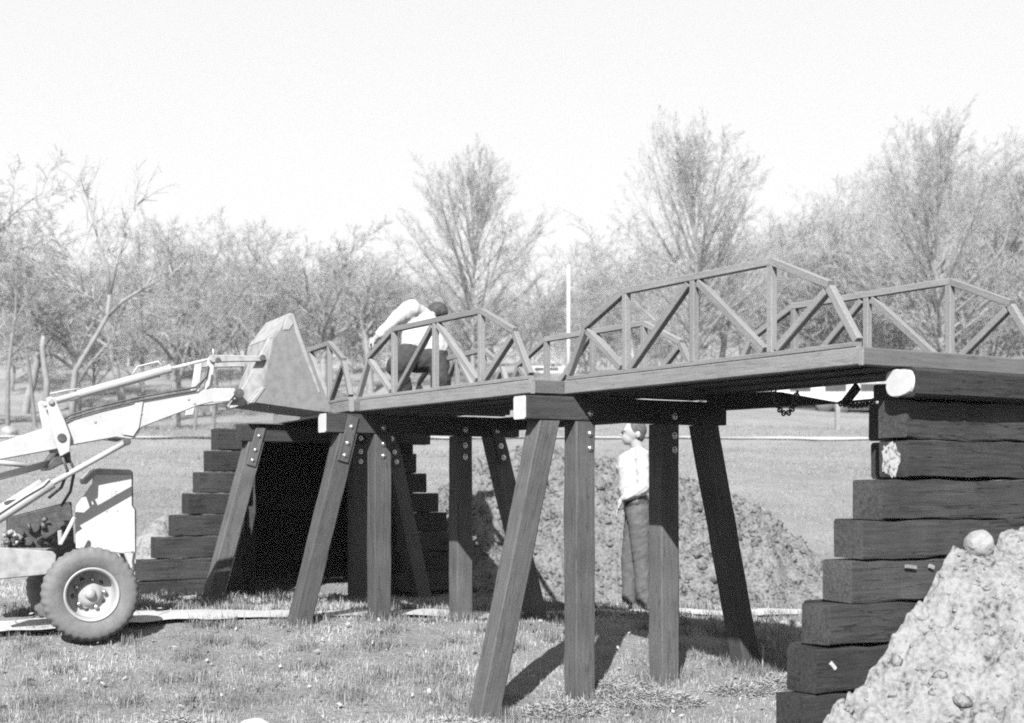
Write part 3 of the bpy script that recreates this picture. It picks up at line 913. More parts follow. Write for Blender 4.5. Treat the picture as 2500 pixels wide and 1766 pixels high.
rock('pale_stone', 'flat pale stone in the grass at the bottom edge, left of the leaning post', (at(620, 1762, 7.85).x, 7.85, gz(-1.43, 7.85) + .03), .085, M_trailer, sq=(1.1, .8, .5), seed=5)
# a thin stake by the leaning far post
tt = at(1860, 1660, 9.2)
t = thing('thin_stake', 'thin pale stake standing beside the foot of the rightmost leaning post', 'stake', (tt.x, tt.y, gz(tt.x, tt.y)))
tube('stake_rod', [(tt.x, tt.y, gz(tt.x, tt.y) - .05), (tt.x + .01, tt.y, gz(tt.x, tt.y) + .17)], .006, M_straw, t, n=6)
# offcut boards before the far wall
for (x0, y0, x1, y1, dpt, lab) in ((392, 1418, 432, 1410, 11.9, 'short pale board end lying left before the far stepped wall'), (450, 1421, 482, 1413, 11.8, 'short pale board end lying right before the far stepped wall, beside the leaning post')):
    a, b = at(x0, y0, dpt), at(x1, y1, dpt)
    t = thing('board_offcut', lab, 'board', (a.x, a.y, gz(a.x, a.y)))
    beam('board_piece', (a.x, a.y, gz(a.x, a.y) + .035), (b.x, b.y, gz(b.x, b.y) + .05), .09, .03, M_fascia, t)

# ------------------------------------------------------------------ the loader
T0 = Vector((-1.327, 10.45)); FV = Vector((.9078, .4194)); WV = Vector((-.4194, .9078))
def LP(px, py, q=0.0):
    """point on the loader's lengthwise plane, q metres in from its near side"""
    r = (px - CX) / FPX
    bx, by = T0.x + WV.x * q, T0.y + WV.y * q
    t_ = (r * by - bx) / (FV.x - FV.y * r)
    X, Y = bx + FV.x * t_, by + FV.y * t_
    return Vector((X, Y, (HORY - py) / FPX * Y + CZ))
W3 = Vector((WV.x, WV.y, 0)); F3 = Vector((FV.x, FV.y, 0))
wc = LP(221, 1451, -.12)
loader = thing('tractor_loader', 'pale front end loader at the left edge, its bucket raised onto the bridge cap', 'loader', (wc.x, wc.y, gz(wc.x, wc.y)))

def slab(name, pix, q0, th, mat, parent, off=0.0):
    """plate cut to an outline in the loader's lengthwise plane, th thick"""
    P = [LP(x, y, q0) + W3 * off for x, y in pix]
    n = len(P)
    o = P[0]
    V = [p - o for p in P] + [p + W3 * th - o for p in P]
    F = [tuple(range(n)), tuple(range(2 * n - 1, n - 1, -1))] + [(i, i + n, (i + 1) % n + n, (i + 1) % n) for i in range(n)]
    me = mesh(name, V, F, mat)
    bm = bmesh.new(); bm.from_mesh(me); bmesh.ops.recalc_face_normals(bm, faces=bm.faces)
    bmesh.ops.bevel(bm, geom=[e for e in bm.edges], offset=min(.006, th * .25), segments=1, affect='EDGES', profile=.5)
    bm.to_mesh(me); bm.free()
    return link(name, me, parent, Matrix.Translation(o))

def pin(name, px, py, q, r, ln, mat, parent):
    c = LP(px, py, q)
    V, F = tube_data([c - W3 * ln, c - W3 * (ln - .001), c + W3 * .01], [r * .8, r, r], 14)
    return link(name, mesh(name, [v - c for v in V], F, mat, False), parent, Matrix.Translation(c))

BOOM = [(-60, 1098), (0, 1081), (121, 1041), (162, 1029), (243, 1004), (351, 979), (491, 954), (521, 949), (572, 949), (594, 960), (588, 974), (554, 979), (521, 982), (481, 992), (346, 1044), (332, 1068), (319, 1073), (284, 1068), (189, 1085), (135, 1098), (0, 1123), (-60, 1138)]
def shift_slab(name, pix, dq, th, mat, parent):
    return slab(name, pix, .1, th, mat, parent, off=dq)
arm = slab('boom_arm', BOOM, .02, .08, M_loader, loader)
arm2 = slab('boom_arm', BOOM, .02, .08, M_loader, loader, off=.55)
slab('shade_cross_plate', [(284, 1040), (345, 1030), (346, 1044), (332, 1068), (284, 1066)], .1, .46, M_loader_dirty, loader)  # added between the arms so the boom throws more shade
pin('pivot_pin', 310, 1079, .01, .026, .02, M_dark, arm)
pin('pivot_pin', 582, 961, .01, .035, .03, M_dark, arm)
slab('reinforcing_plate', [(521, 948), (572, 948), (580, 956), (560, 980), (521, 983)], .006, .013, M_loader, arm)
CR = [(113, 973), (121, 968), (135, 973), (159, 1027), (173, 1065), (171.5, 1103), (148, 1116), (132, 1071), (119, 1011)]
cr = slab('crank_plate', CR, -.02, .025, M_loader, loader)
pin('pivot_pin', 151, 1069, -.025, .03, .004, M_dark, cr)  # flush dark disc drawn in place of the plate's round hole
pin('pivot_pin', 124, 981, -.025, .02, .012, M_bolt, cr)
shift_slab('crank_plate', CR, .5, .025, M_loader, loader)
# bucket tilt cylinders
def cylinder(a, m_, b, q, r, parent, name):
    A, Mm, Bb = LP(*a, q), LP(*m_, q), LP(*b, q)
    k = A.lerp(Mm, .22)
    c = link(name, None, parent, Matrix.Translation(A)) if False else None
    V, F = tube_data([A, k, k, Mm - (Mm - A).normalized() * .012, Mm - (Mm - A).normalized() * .012, Mm], [r * .72, r * .72, r, r, r * 1.15, r * 1.15], 16)
    o = link(name, mesh(name, [v - A for v in V], F, M_loader, False), parent, Matrix.Translation(A))
    o.data.polygons.foreach_set('use_smooth', [len(p.vertices) == 4 for p in o.data.polygons])
    tube('piston_rod', [Mm, Bb], r * .42, M_chrome, o, n=12)
    return o
tc1 = cylinder((124, 981), (417, 900), (512, 877), .09, .028, loader, 'tilt_cylinder')
A2 = [(124, 981), (417, 900), (512, 877)]
o2 = tc1
off = W3 * .45
c = tc1.copy(); COL.objects.link(c); c.matrix_world = Matrix.Translation(off) @ WM[tc1]; WM[c] = Matrix.Translation(off) @ WM[tc1]; c.parent = loader; c.matrix_local = WM[loader].inverted() @ WM[c]
tube('hydraulic_hose', [LP(122, 962, .09), LP(160, 954, .09), LP(197, 949, .09)], .006, M_loader, tc1, n=6)
tube('hydraulic_hose', [LP(324, 914, .12), LP(335, 896, .14), LP(362, 889, .16), LP(386, 883, .16), LP(396, 893, .14)], .007, M_loader, tc1, n=6)
# levers and links at the bucket end
LV = [(508, 876), (516, 868), (527, 876), (523, 940), (520, 980), (503, 1007), (481, 1010), (484, 990), (497, 930)]
slab('lever', [(508, 874), (516, 868), (526, 874), (521, 930), (515, 982), (499, 982), (503, 930)], .055, .03, M_loader, loader)
shift_slab('lever', [(508, 874), (516, 868), (526, 874), (518, 950), (503, 1008), (482, 1010), (500, 930)], .42, .03, M_loader, loader)
lk = slab('bucket_link', [(512, 868), (520, 866), (560, 867), (642, 869), (648, 876), (640, 883), (560, 884), (520, 886), (512, 880)], .03, .025, M_loader_dirty, loader)
pin('pivot_pin', 532, 880, .03, .02, .01, M_dark, lk)
pin('pivot_pin', 641, 874, .03, .022, .012, M_dark, lk)
shift_slab('bucket_link', [(512, 868), (642, 869), (640, 883), (512, 886)], .5, .025, M_loader_dirty, loader)
tube('breather_pipe', [LP(522, 872, .1), LP(520, 852, .1)], .007, M_loader, loader, n=6)

# bucket
BW = .71
sp = [(713.3, 764.7), (813.2, 1008.8), (760, 1003), (690, 993), (625, 984), (608.5, 986.6), (640, 948), (660, 870), (668, 826)]
bk = slab('bucket', sp, 0, .014, M_bucket, loader)
shift = slab('side_plate', sp, 0, .014, M_bucket, bk, off=BW - .014)
def sheet(name, pix, th, mat, parent, inset=.014):
    P = [LP(x, y, 0) for x, y in pix]
    parts = []
    for a, b in zip(P, P[1:]):
        d = (b - a).normalized(); nrm = d.cross(W3).normalized() * th
        q0 = a + W3 * inset; q1 = b + W3 * inset; L_ = W3 * (BW - 2 * inset)
        V = [q0, q1, q1 + nrm, q0 + nrm, q0 + L_, q1 + L_, q1 + nrm + L_, q0 + nrm + L_]
        parts.append((V, [(0, 1, 2, 3), (7, 6, 5, 4), (0, 4, 5, 1), (1, 5, 6, 2), (2, 6, 7, 3), (3, 7, 4, 0)]))
    V, F = join(parts); o = P[0]
    me = mesh(name, [v - o for v in V], F, mat)
    bm = bmesh.new(); bm.from_mesh(me); bmesh.ops.recalc_face_normals(bm, faces=bm.faces); bm.to_mesh(me); bm.free()
    return link(name, me, parent, Matrix.Translation(o))
sheet('bottom_plate', [(608.5, 986.6), (625, 985), (690, 993.5), (760, 1003.5), (812, 1008.8)], .012, M_bucket, bk)
sheet('back_plate', [(608.5, 986.6), (640, 948), (660, 870), (668, 826), (713.3, 766)], .012, M_loader_dirty, bk)
sheet('cutting_edge', [(780, 1003), (815, 1007.5)], .022, M_bucket, bk, 0)
# bright lip along the side plate's front edge
slab('edge_bar', [(713, 764), (717.5, 768), (783, 958), (779, 962), (722, 815)], -.004, .03, M_loader_dirty, bk, off=-.002)
slab('edge_bar', [(609, 985), (641, 944), (650, 947), (622, 985)], -.006, .02, M_loader_dirty, bk)
slab('edge_bar', [(700, 775), (713, 765), (717, 790), (706, 806), (690, 806)], -.006, .012, M_loader_dirty, bk)
for dq in (.08, .55):
    slab('bucket_bracket', [(560, 990), (600, 935), (655, 826), (668, 820), (664, 860), (640, 925), (612, 988)], dq, .02, M_loader_dirty, bk)
    pin('pivot_pin', 641, 874, dq, .024, .008, M_dark, bk)
slab('skid_bracket', [(556, 1000), (588, 966), (600, 985), (575, 996)], .3, .05, M_loader, bk)

# lift cylinders: rod up to the boom, barrel down to the frame
lc_ = LP(310, 1079, .13)
o = tube('lift_cylinder', [LP(-40, 1288, .03), LP(128, 1180, .03)], .038, M_loader, loader, n=16)
tube('piston_rod', [LP(126, 1181, .03), LP(308, 1080, .03)], .02, M_loader, o, n=12)
tube('hydraulic_pipe', [LP(-10, 1258, -.01), LP(60, 1212, -.01), LP(105, 1186, -.01), LP(120, 1170, -.01)], .008, M_loader, o, n=6)
c = o.copy(); COL.objects.link(c); WM[c] = Matrix.Translation(W3 * .6) @ WM[o]; c.parent = loader; c.matrix_local = WM[loader].inverted() @ WM[c]
tube('steering_link', [LP(-60, 1180, .16), LP(122, 1131, .16)], .024, M_loader, loader, n=12)
tube('steering_link', [LP(-60, 1124, .3), LP(80, 1138, .3)], .018, M_loader, loader, n=10)
slab('cross_mount', [(140, 1105), (172, 1103), (174, 1130), (150, 1134), (120, 1150), (118, 1136)], .07, .5, M_dark, loader)

# hood, engine bay, frame
def block(name, pix, q, th, mat, parent): return slab(name, pix, q, th, mat, parent)
for q_, d_ in ((-.01, 0), (.045, 8)):
    tube('hydraulic_hose', [LP(140, 1030 + d_, q_), LP(175, 1012 + d_, q_), LP(240, 993 + d_, q_), LP(330, 972 + d_, q_), LP(420, 956 + d_, q_), LP(478, 946 + d_, q_), LP(503, 920, q_), LP(508, 893, q_)], .0075, M_dark, arm, n=6)
tube('hydraulic_hose', [LP(150, 1110, .0), LP(165, 1150, .02), LP(150, 1190, .1), LP(120, 1215, .2)], .011, M_dark, loader, n=8)
tube('hydraulic_hose', [LP(160, 1105, .04), LP(182, 1148, .06), LP(172, 1200, .14), LP(150, 1235, .26)], .011, M_dark, loader, n=8)
for px, py in ((345, 1010), (338, 1040), (300, 1058), (232, 1030), (460, 975), (475, 985)):
    pin('weld_bolt', px, py, .02, .009, .006, M_loader_dirty, arm)
slab('weld_plate', [(330, 985), (350, 981), (340, 1045), (326, 1066), (300, 1062)], .008, .013, M_loader, arm)
hood = block('hood_panel', [(184, 1262), (186, 1236), (226, 1180), (228, 1150), (240, 1146), (316, 1149), (322, 1154), (323, 1236), (330, 1246), (331, 1352), (300, 1352), (186, 1340)], .31, .02, M_hood, loader)
block('hood_top', [(205, 1172), (229, 1148), (240, 1144), (318, 1147), (324, 1152), (324, 1160), (236, 1158), (210, 1184)], .30, .25, M_loader_dirty, loader)
block('grille', [(317, 1152), (325, 1152), (326, 1236), (333, 1246), (333, 1352), (324, 1352)], .32, .22, M_dark, loader)
block('hood_panel', [(184, 1262), (186, 1236), (226, 1180), (228, 1150), (322, 1154), (323, 1236), (331, 1352), (186, 1340)], .53, .02, M_loader, loader)
for px, py in ((261, 1249), (287, 1247)):
    pin('screw', px, py, .31, .006, .003, M_bolt, hood)
cu = bpy.data.curves.new('lettering', 'FONT'); cu.body = '15'; cu.size = .06; cu.extrude = .0008; cu.align_x = 'CENTER'
tmp = bpy.data.objects.new('lettering', cu); COL.objects.link(tmp)
dg = bpy.context.evaluated_depsgraph_get()
me = bpy.data.meshes.new_from_object(tmp.evaluated_get(dg)); bpy.data.objects.remove(tmp)
me.materials.clear(); me.materials.append(M_grey)
pc = LP(277, 1212, .31) - W3 * .003
mm = Matrix(((FV.x, 0, -WV.x, pc.x), (FV.y, 0, -WV.y, pc.y), (0, 1, 0, pc.z), (0, 0, 0, 1)))
link('lettering', me, hood, mm)

eng = block('engine_block', [(20, 1265), (175, 1225), (182, 1338), (20, 1338)], .38, .16, M_dark, loader)
er = np.random.default_rng(12)
for k in range(26):
    px, py = er.uniform(-5, 172), er.uniform(1230, 1335)
    if py < 1300 - px * .42: continue
    a = LP(px, py, .34); b = LP(px + er.uniform(6, 26) * (1 if k % 2 else .3), py + er.uniform(-14, 18), .32)
    tube('engine_pipe', [a, b], er.uniform(.006, .022), M_loader_dirty if k % 5 == 0 else M_dark, eng, n=8)
for k, (px, py, r_) in enumerate(((45, 1300, .035), (80, 1285, .045), (118, 1300, .05), (25, 1320, .03), (150, 1285, .03), (68, 1322, .03))):
    pin('engine_pulley', px, py, .36, r_, .02, M_dark, eng)
tube('hydraulic_pipe', [LP(112, 1252, .17), LP(148, 1246, .17), (LP(168, 1226, .17))], .006, M_loader, eng, n=6)
slab('strut', [(143, 1330), (178, 1262), (184, 1262), (184, 1272), (152, 1332)], .12, .02, M_loader, loader)
slab('strut', [(141, 1296), (152, 1294), (152, 1332), (143, 1332)], .13, .03, M_loader_dirty, loader)
slab('frame_rail', [(-60, 1340), (10, 1338), (130, 1347), (138, 1356), (136, 1380), (112, 1404), (0, 1415), (-60, 1418)], .02, .1, M_loader_dirty, loader)
slab('frame_rail', [(-60, 1340), (10, 1338), (130, 1347), (136, 1380), (112, 1404), (0, 1415), (-60, 1418)], .5, .1, M_loader_dirty, loader)
slab('axle_beam', [(205, 1405), (250, 1405), (250, 1455), (205, 1455)], .05, .62, M_dark, loader)
slab('front_plate', [(300, 1345), (331, 1345), (333, 1375), (320, 1392), (312, 1372)], .31, .24, M_loader, loader)
tube('tow_hook', [LP(322, 1347, .12), LP(328, 1352, .12), LP(325, 1372, .12), LP(328, 1392, .12), LP(323, 1398, .12)], .009, M_dark, loader, n=6)

def lathe(name, prof, c, axis, mat, parent, n=48, jitter=None):
    """prof: (radius, offset along axis)"""
    a = axis.normalized(); e = Vector((0, 0, 1)); s = a.cross(e).normalized(); e = s.cross(a)
    V = []; F = []
    for i, (r_, d) in enumerate(prof):
        for k in range(n):
            an = 2 * math.pi * k / n
            rr = r_ + (jitter(i, k) if jitter else 0)
            V.append((s * math.cos(an) + e * math.sin(an)) * rr + a * d)
    for i in range(len(prof) - 1):
        for k in range(n):
            F.append((i * n + k, i * n + (k + 1) % n, (i + 1) * n + (k + 1) % n, (i + 1) * n + k))
    me = mesh(name, V, F, mat, True)
    bm = bmesh.new(); bm.from_mesh(me); bmesh.ops.recalc_face_normals(bm, faces=bm.faces); bm.to_mesh(me); bm.free()
    return link(name, me, parent, Matrix.Translation(c))
def wheel(c, nrm):
    R = .322
    tread = lambda i, k: (-.007 if (k // 2) % 2 and i in (4, 5, 6) else 0)
    w = lathe('wheel', [(.175, .055), (.20, .075), (.25, .088), (.285, .084), (.308, .068), (R, .03), (R, -.06), (.305, -.1), (.26, -.12), (.2, -.11), (.17, -.08)], c, nrm, M_rubber, loader, 144, tread)
    rim = lathe('rim', [(.184, .058), (.186, .068), (.176, .07), (.166, .06), (.16, .03), (.154, -.045), (.14, -.06), (.11, -.066), (.085, -.052), (.075, -.03), (.05, -.026), (.0, -.026)], c, nrm, M_rim, w, 48)
    lathe('hub', [(.058, -.05), (.058, -.03), (.04, -.024), (.034, -.02), (.032, .0), (.024, .008), (0, .01)], c, nrm, M_rim, w, 24)
    a = nrm.normalized(); e = Vector((0, 0, 1)); s = a.cross(e).normalized(); e = s.cross(a)
    for k in range(5):
        an = 2 * math.pi * k / 5 + .5
        p = c + (s * math.cos(an) + e * math.sin(an)) * .098 - a * .058
        lathe('wheel_nut', [(.016, 0), (.016, .022), (.009, .03), (0, .03)], p, nrm, M_bolt, w, 6)
        an += .63
        p = c + (s * math.cos(an) + e * math.sin(an)) * .105 - a * .063
        lathe('rim_hole', [(.0, .002), (.017, .002), (.017, -.002)], p, nrm, M_dark, w, 12)
    return w
wheel(wc, -W3)
wheel(wc + W3 * .95, W3)

# ------------------------------------------------------------------ people
def blob(name, caps, mat, parent=None, voxel=.009, sm=6, balls=(), factor=.5, folds=0.0):
    """one continuous skin grown round tapered limbs (p0, r0, p1, r1) and ellipsoids (centre, (rx,ry,rz), rotZ-tilt)"""
    bm = bmesh.new()
    for p0, r0, p1, r1 in caps:
        p0, p1 = Vector(p0), Vector(p1)
        n = 5
        for i in range(n + 1):
            t_ = i / n
            bmesh.ops.create_icosphere(bm, subdivisions=2, radius=r0 + (r1 - r0) * t_, matrix=Matrix.Translation(p0.lerp(p1, t_)))
        ax = p1 - p0
        if ax.length > 1e-4:
            q = ax.to_track_quat('Z', 'Y').to_matrix().to_4x4()
            bmesh.ops.create_cone(bm, cap_ends=True, segments=14, radius1=r0, radius2=r1, depth=ax.length, matrix=Matrix.Translation((p0 + p1) / 2) @ q)
    for b_ in balls:
        c_, rad = b_[0], b_[1]
        rot = b_[2] if len(b_) > 2 else Matrix.Identity(4)
        bmesh.ops.create_icosphere(bm, subdivisions=3, radius=1, matrix=Matrix.Translation(Vector(c_)) @ rot @ Matrix.Diagonal((*rad, 1)))
    me = bpy.data.meshes.new(name); bm.to_mesh(me); bm.free()
    tmp = bpy.data.objects.new(name, me); COL.objects.link(tmp)
    r_ = tmp.modifiers.new('remesh', 'REMESH'); r_.mode = 'VOXEL'; r_.voxel_size = voxel; r_.use_smooth_shade = True
    s_ = tmp.modifiers.new('smooth', 'SMOOTH'); s_.factor = factor; s_.iterations = sm
    dg = bpy.context.evaluated_depsgraph_get()
    me2 = bpy.data.meshes.new_from_object(tmp.evaluated_get(dg))
    bpy.data.objects.remove(tmp)
    me2.materials.clear(); me2.materials.append(mat)
    if folds:                                                    # creases in cloth
        n = len(me2.vertices)
        co = np.zeros(n * 3); no = np.zeros(n * 3)
        me2.vertices.foreach_get('co', co); me2.vertices.foreach_get('normal', no)
        co = co.reshape(-1, 3); no = no.reshape(-1, 3)
        a = fbm(co[:, 0] * 5 + co[:, 2] * 9, co[:, 1] * 6 + co[:, 2] * 4, 81, 3)
        b_ = 1 - np.abs(fbm(co[:, 2] * 10 - co[:, 0] * 5, co[:, 1] * 5 + co[:, 0] * 7, 85, 3)) * 3
        co = co + no * ((a * .8 + np.clip(b_, 0, 1) * .7) * folds)[:, None]
        me2.vertices.foreach_set('co', co.ravel()); me2.update()
    me2.polygons.foreach_set('use_smooth', [True] * len(me2.polygons))
    o = Vector(WM[parent].translation) if parent else Vector((0, 0, 0))
    return link(name, me2, parent, Matrix.Identity(4))

def standing_person():
    D = 12.9
    k = D / FPX
    base = at(1556, 1487, D); base.z = gz(base.x, base.y)
    root = thing('person', 'person in a white shirt and dark trousers standing behind the nearest posts, looking left', 'person', base)
    # local: x right in the picture, y away, z up
    def p(px, py, y=0.0): return Vector(((px - 1556) * k + base.x, base.y + y, (1487 - py) * k + base.z + .005))
    caps = []; balls = []
    head = p(1548, 1060)
    balls.append((head + Vector((.0, 0, .02)), (.098, .076, .105)))
    balls.append((p(1537, 1070), (.072, .058, .066)))                          # face / jaw
    caps.append((p(1530, 1081), .026, p(1525, 1080), .02))                      # chin
    caps.append((p(1524, 1055), .010, p(1515.5, 1063), .013))                   # nose
    balls.append((p(1520, 1071), (.013, .022, .008)))                           # lips
    balls.append((p(1525, 1051), (.018, .05, .012)))                             # brow
    for s in (-1, 1): balls.append((p(1556, 1062, s * .076), (.024, .012, .034)))   # ears
    caps.append((p(1551, 1076), .056, p(1558, 1104), .06))                      # neck
    caps.append((p(1560, 1108, -.13), .055, p(1560, 1108, .13), .055))          # shoulders
    caps.append((p(1548, 1130, -.05), .11, p(1552, 1190, -.04), .10)); caps.append((p(1548, 1130, .05), .11, p(1552, 1190, .04), .10))
    caps.append((p(1556, 1235, -.06), .1, p(1556, 1235, .06), .1))
    hips = []
    for s, fx, kx in ((-1, 1566, 1563), (1, 1533, 1540)):
        y_ = s * .09
        caps.append((p(1556, 1250, y_), .082, p(kx, 1360, y_), .058))
        caps.append((p(kx, 1360, y_), .057, p(fx + 4, 1470, y_), .04))
        caps.append((p(fx + 6, 1478, y_), .038, p(fx - 22, 1483, y_), .032))
    # left arm (near side): upper arm down, forearm forward, hand hanging at the hip
    ya = -.17
    caps.append((p(1562, 1112, ya), .048, p(1566, 1190, ya - .02), .04))
    caps.append((p(1566, 1190, ya - .02), .039, p(1517, 1217, ya + .01), .028))
    wr = p(1515, 1219, ya + .01)
    balls.append((p(1509, 1229, ya + .01), (.022, .038, .04)))
    for j, (ln, yy) in enumerate(((26, -.028), (30, -.01), (28, .009), (22, .026))):
        a = p(1506, 1236, ya + .01 + yy); b = p(1502, 1236 + ln * .5, ya + .01 + yy); c_ = p(1501, 1236 + ln, ya + .012 + yy)
        caps.append((a, .0095, b, .009)); caps.append((b, .009, c_, .0075))
    caps.append((p(1512, 1226, ya - .03), .011, p(1505, 1240, ya - .045), .009))
    # right arm, far side
    caps.append((p(1560, 1112, .17), .048, p(1572, 1190, .19), .04)); caps.append((p(1572, 1190, .19), .038, p(1560, 1255, .16), .028))
    balls.append((p(1558, 1268, .16), (.03, .022, .05)))
    for j in range(4):
        caps.append((p(1553 + j * 4, 1275, .16), .009, p(1552 + j * 4, 1291, .155), .0075))
    caps.append((p(1550, 1266, .14), .011, p(1545, 1280, .13), .009))
    blob('body', caps, M_skin, root, .0065, 3, balls)
    # shirt
    sc = [(p(1560, 1116, -.14), .066, p(1560, 1116, .14), .066)]
    sc += [(p(1541, 1136, y_), .134, p(1544, 1192, y_ * .9), .126) for y_ in (-.06, 0, .06)]
    sc += [(p(1543, 1198, y_), .125, p(1546, 1207, y_ * .9), .118) for y_ in (-.06, 0, .06)]
    sc += [(p(1562, 1112, ya), .064, p(1567, 1188, ya - .02), .058), (p(1567, 1190, ya - .02), .056, p(1528, 1212, ya + .005), .042)]
    sc += [(p(1560, 1112, .17), .064, p(1572, 1190, .19), .056), (p(1572, 1190, .19), .054, p(1562, 1240, .165), .042)]
    sc += [(p(1555, 1102), .064, p(1559, 1112), .08)]
    blob('shirt', sc, M_shirt, root, .009, 9, folds=.011)
    tr = [(p(1555, 1232, y_), .112, p(1555, 1252, y_), .11) for y_ in (-.06, .06)]
    for s, fx, kx in ((-1, 1566, 1563), (1, 1533, 1540)):
        y_ = s * .09
        tr += [(p(1555, 1250, y_), .102, p(kx, 1360, y_), .08), (p(kx, 1360, y_), .08, p(fx + 4, 1472, y_), .062)]
    blob('trousers', tr, M_trouser, root, .009, 4, folds=.009)
    bl = [(p(1553, 1226, y_), .118, p(1553, 1231, y_), .118) for y_ in (-.06, 0, .06)]
    blob('belt', bl, M_leather, root, .009, 1)
    for s, fx in ((-1, 1566), (1, 1533)):
        blob('shoe', [(p(fx + 8, 1481, s * .09), .046, p(fx - 20, 1484, s * .09), .038)], M_leather, root, .008, 2)
    hb = [(head + Vector((.022, 0, .04)), (.096, .083, .096)), (head + Vector((.042, 0, .0)), (.062, .074, .085))]
    blob('hair', [], M_hair, root, .008, 2, hb)
    for s in (-1, 1):
        me = bpy.data.meshes.new('eye'); bm = bmesh.new(); bmesh.ops.create_icosphere(bm, subdivisions=2, radius=.011); bm.to_mesh(me); bm.free(); me.materials.append(M_leather)
        link('eye', me, root, Matrix.Translation(p(1519, 1056, s * .03)))
standing_person()

def bending_person():
    D = 12.3
    k = D / FPX
    deck = ZT + CZ - .01
    bx = (1035 - CX) / FPX * D
    root = thing('person', 'person in a white T-shirt and black trousers bending over on the farthest span', 'person', (bx, D, deck))
    def p(px, py, y=0.0): return Vector(((px - CX) * k, D + y, (HORY - py) * k + CZ))
    foot = HORY - (deck - CZ) / k
    caps = []; balls = []
    hL, hR = p(1008, 868, -.02), p(1064, 868, .0)
    shL, shR = p(1006, 756, -.05), p(1046, 776, .12)
    caps += [(p(1020, 860), .09, p(1056, 860), .09), (p(1020, 855), .085, p(1012, 790, .02), .088), (p(1054, 855), .085, p(1038, 790, .05), .088), (shL, .05, shR, .05)]
    # neck and bowed head, to the right
    caps.append((p(1032, 768, .08), .05, p(1054, 760, .12), .048))
    hd = p(1066, 758, .14)
    balls += [(hd, (.088, .084, .078)), (p(1077, 766, .14), (.05, .055, .05))]
    caps.append((p(1084, 764, .12), .012, p(1089, 768, .12), .012))
    balls.append((p(1058, 762, .06), (.022, .012, .03)))
    # left in the picture: the reaching arm
    caps += [(shL, .05, p(966, 786, -.08), .04), (p(966, 786, -.08), .037, p(921, 828, -.1), .025)]
    balls.append((p(913, 836, -.1), (.032, .026, .03)))
    for j, yy in enumerate((-.03, -.01, .01, .028)):
        a = p(908, 840 + j, -.1 + yy); b = p(905 + j, 848 + j, -.1 + yy); c_ = p(908 + j, 855, -.1 + yy)
        caps += [(a, .009, b, .009), (b, .009, c_, .0075)]
    caps += [(p(915, 840, -.13), .011, p(914, 852, -.14), .009)]
    # the other arm hangs in front
    caps += [(shR, .05, p(1062, 815, .2), .04), (p(1062, 815, .2), .037, p(1050, 862, .24), .026)]
    balls.append((p(1048, 870, .24), (.026, .03, .036)))
    for j in range(4):
        caps.append((p(1042 + j * 4, 876, .24), .009, p(1041 + j * 4, 887, .235), .0075))
    caps.append((p(1040, 868, .22), .011, p(1036, 878, .2), .009))
    # legs: one bent out to the left, one straight
    kL, aL = p(974, 898, -.16), p(1000, foot - 14, -.06)
    kR, aR = p(1079, 925, -.06), p(1077, foot - 14, .02)
    caps += [(hL, .088, kL, .062), (kL, .06, aL, .042), (hR, .088, kR, .062), (kR, .06, aR, .042)]
    for a in (aL, aR): caps.append((a + Vector((0, .02, -.02)), .038, a + Vector((.02, -.12, -.03)), .03))
    blob('body', caps, M_skin, root, .0065, 3, balls)
    sc = [(p(1014, 838), .118, p(1010, 786, .02), .108), (p(1064, 846), .108, p(1040, 790, .05), .106), (p(1036, 846), .108, p(1026, 788, .03), .11), (shL, .07, shR, .07),
          (shL, .078, p(972, 779, -.08), .066), (p(972, 779, -.08), .06, p(930, 820, -.1), .036), (shR, .066, p(1060, 808, .19), .056)]
    blob('shirt', sc, M_shirt, root, .009, 9, folds=.011)
    tr = [(p(1016, 876), .122, p(1058, 876), .122), (hL, .125, kL, .1), (kL, .084, aL, .064), (hR, .106, kR, .082), (kR, .08, aR, .062)]
    blob('trousers', tr, M_trouser2, root, .009, 4, folds=.009)
    blob('hair', [], M_hair2, root, .008, 2, [(hd + Vector((.0, -.008, .014)), (.094, .092, .08)), (hd + Vector((.045, -.02, .0)), (.05, .07, .055))])
    for a in (aL, aR):
        blob('boot', [(a + Vector((0, .03, -.015)), .05, a + Vector((.02, -.13, -.02)), .042)], M_leather, root, .008, 2)
bending_person()

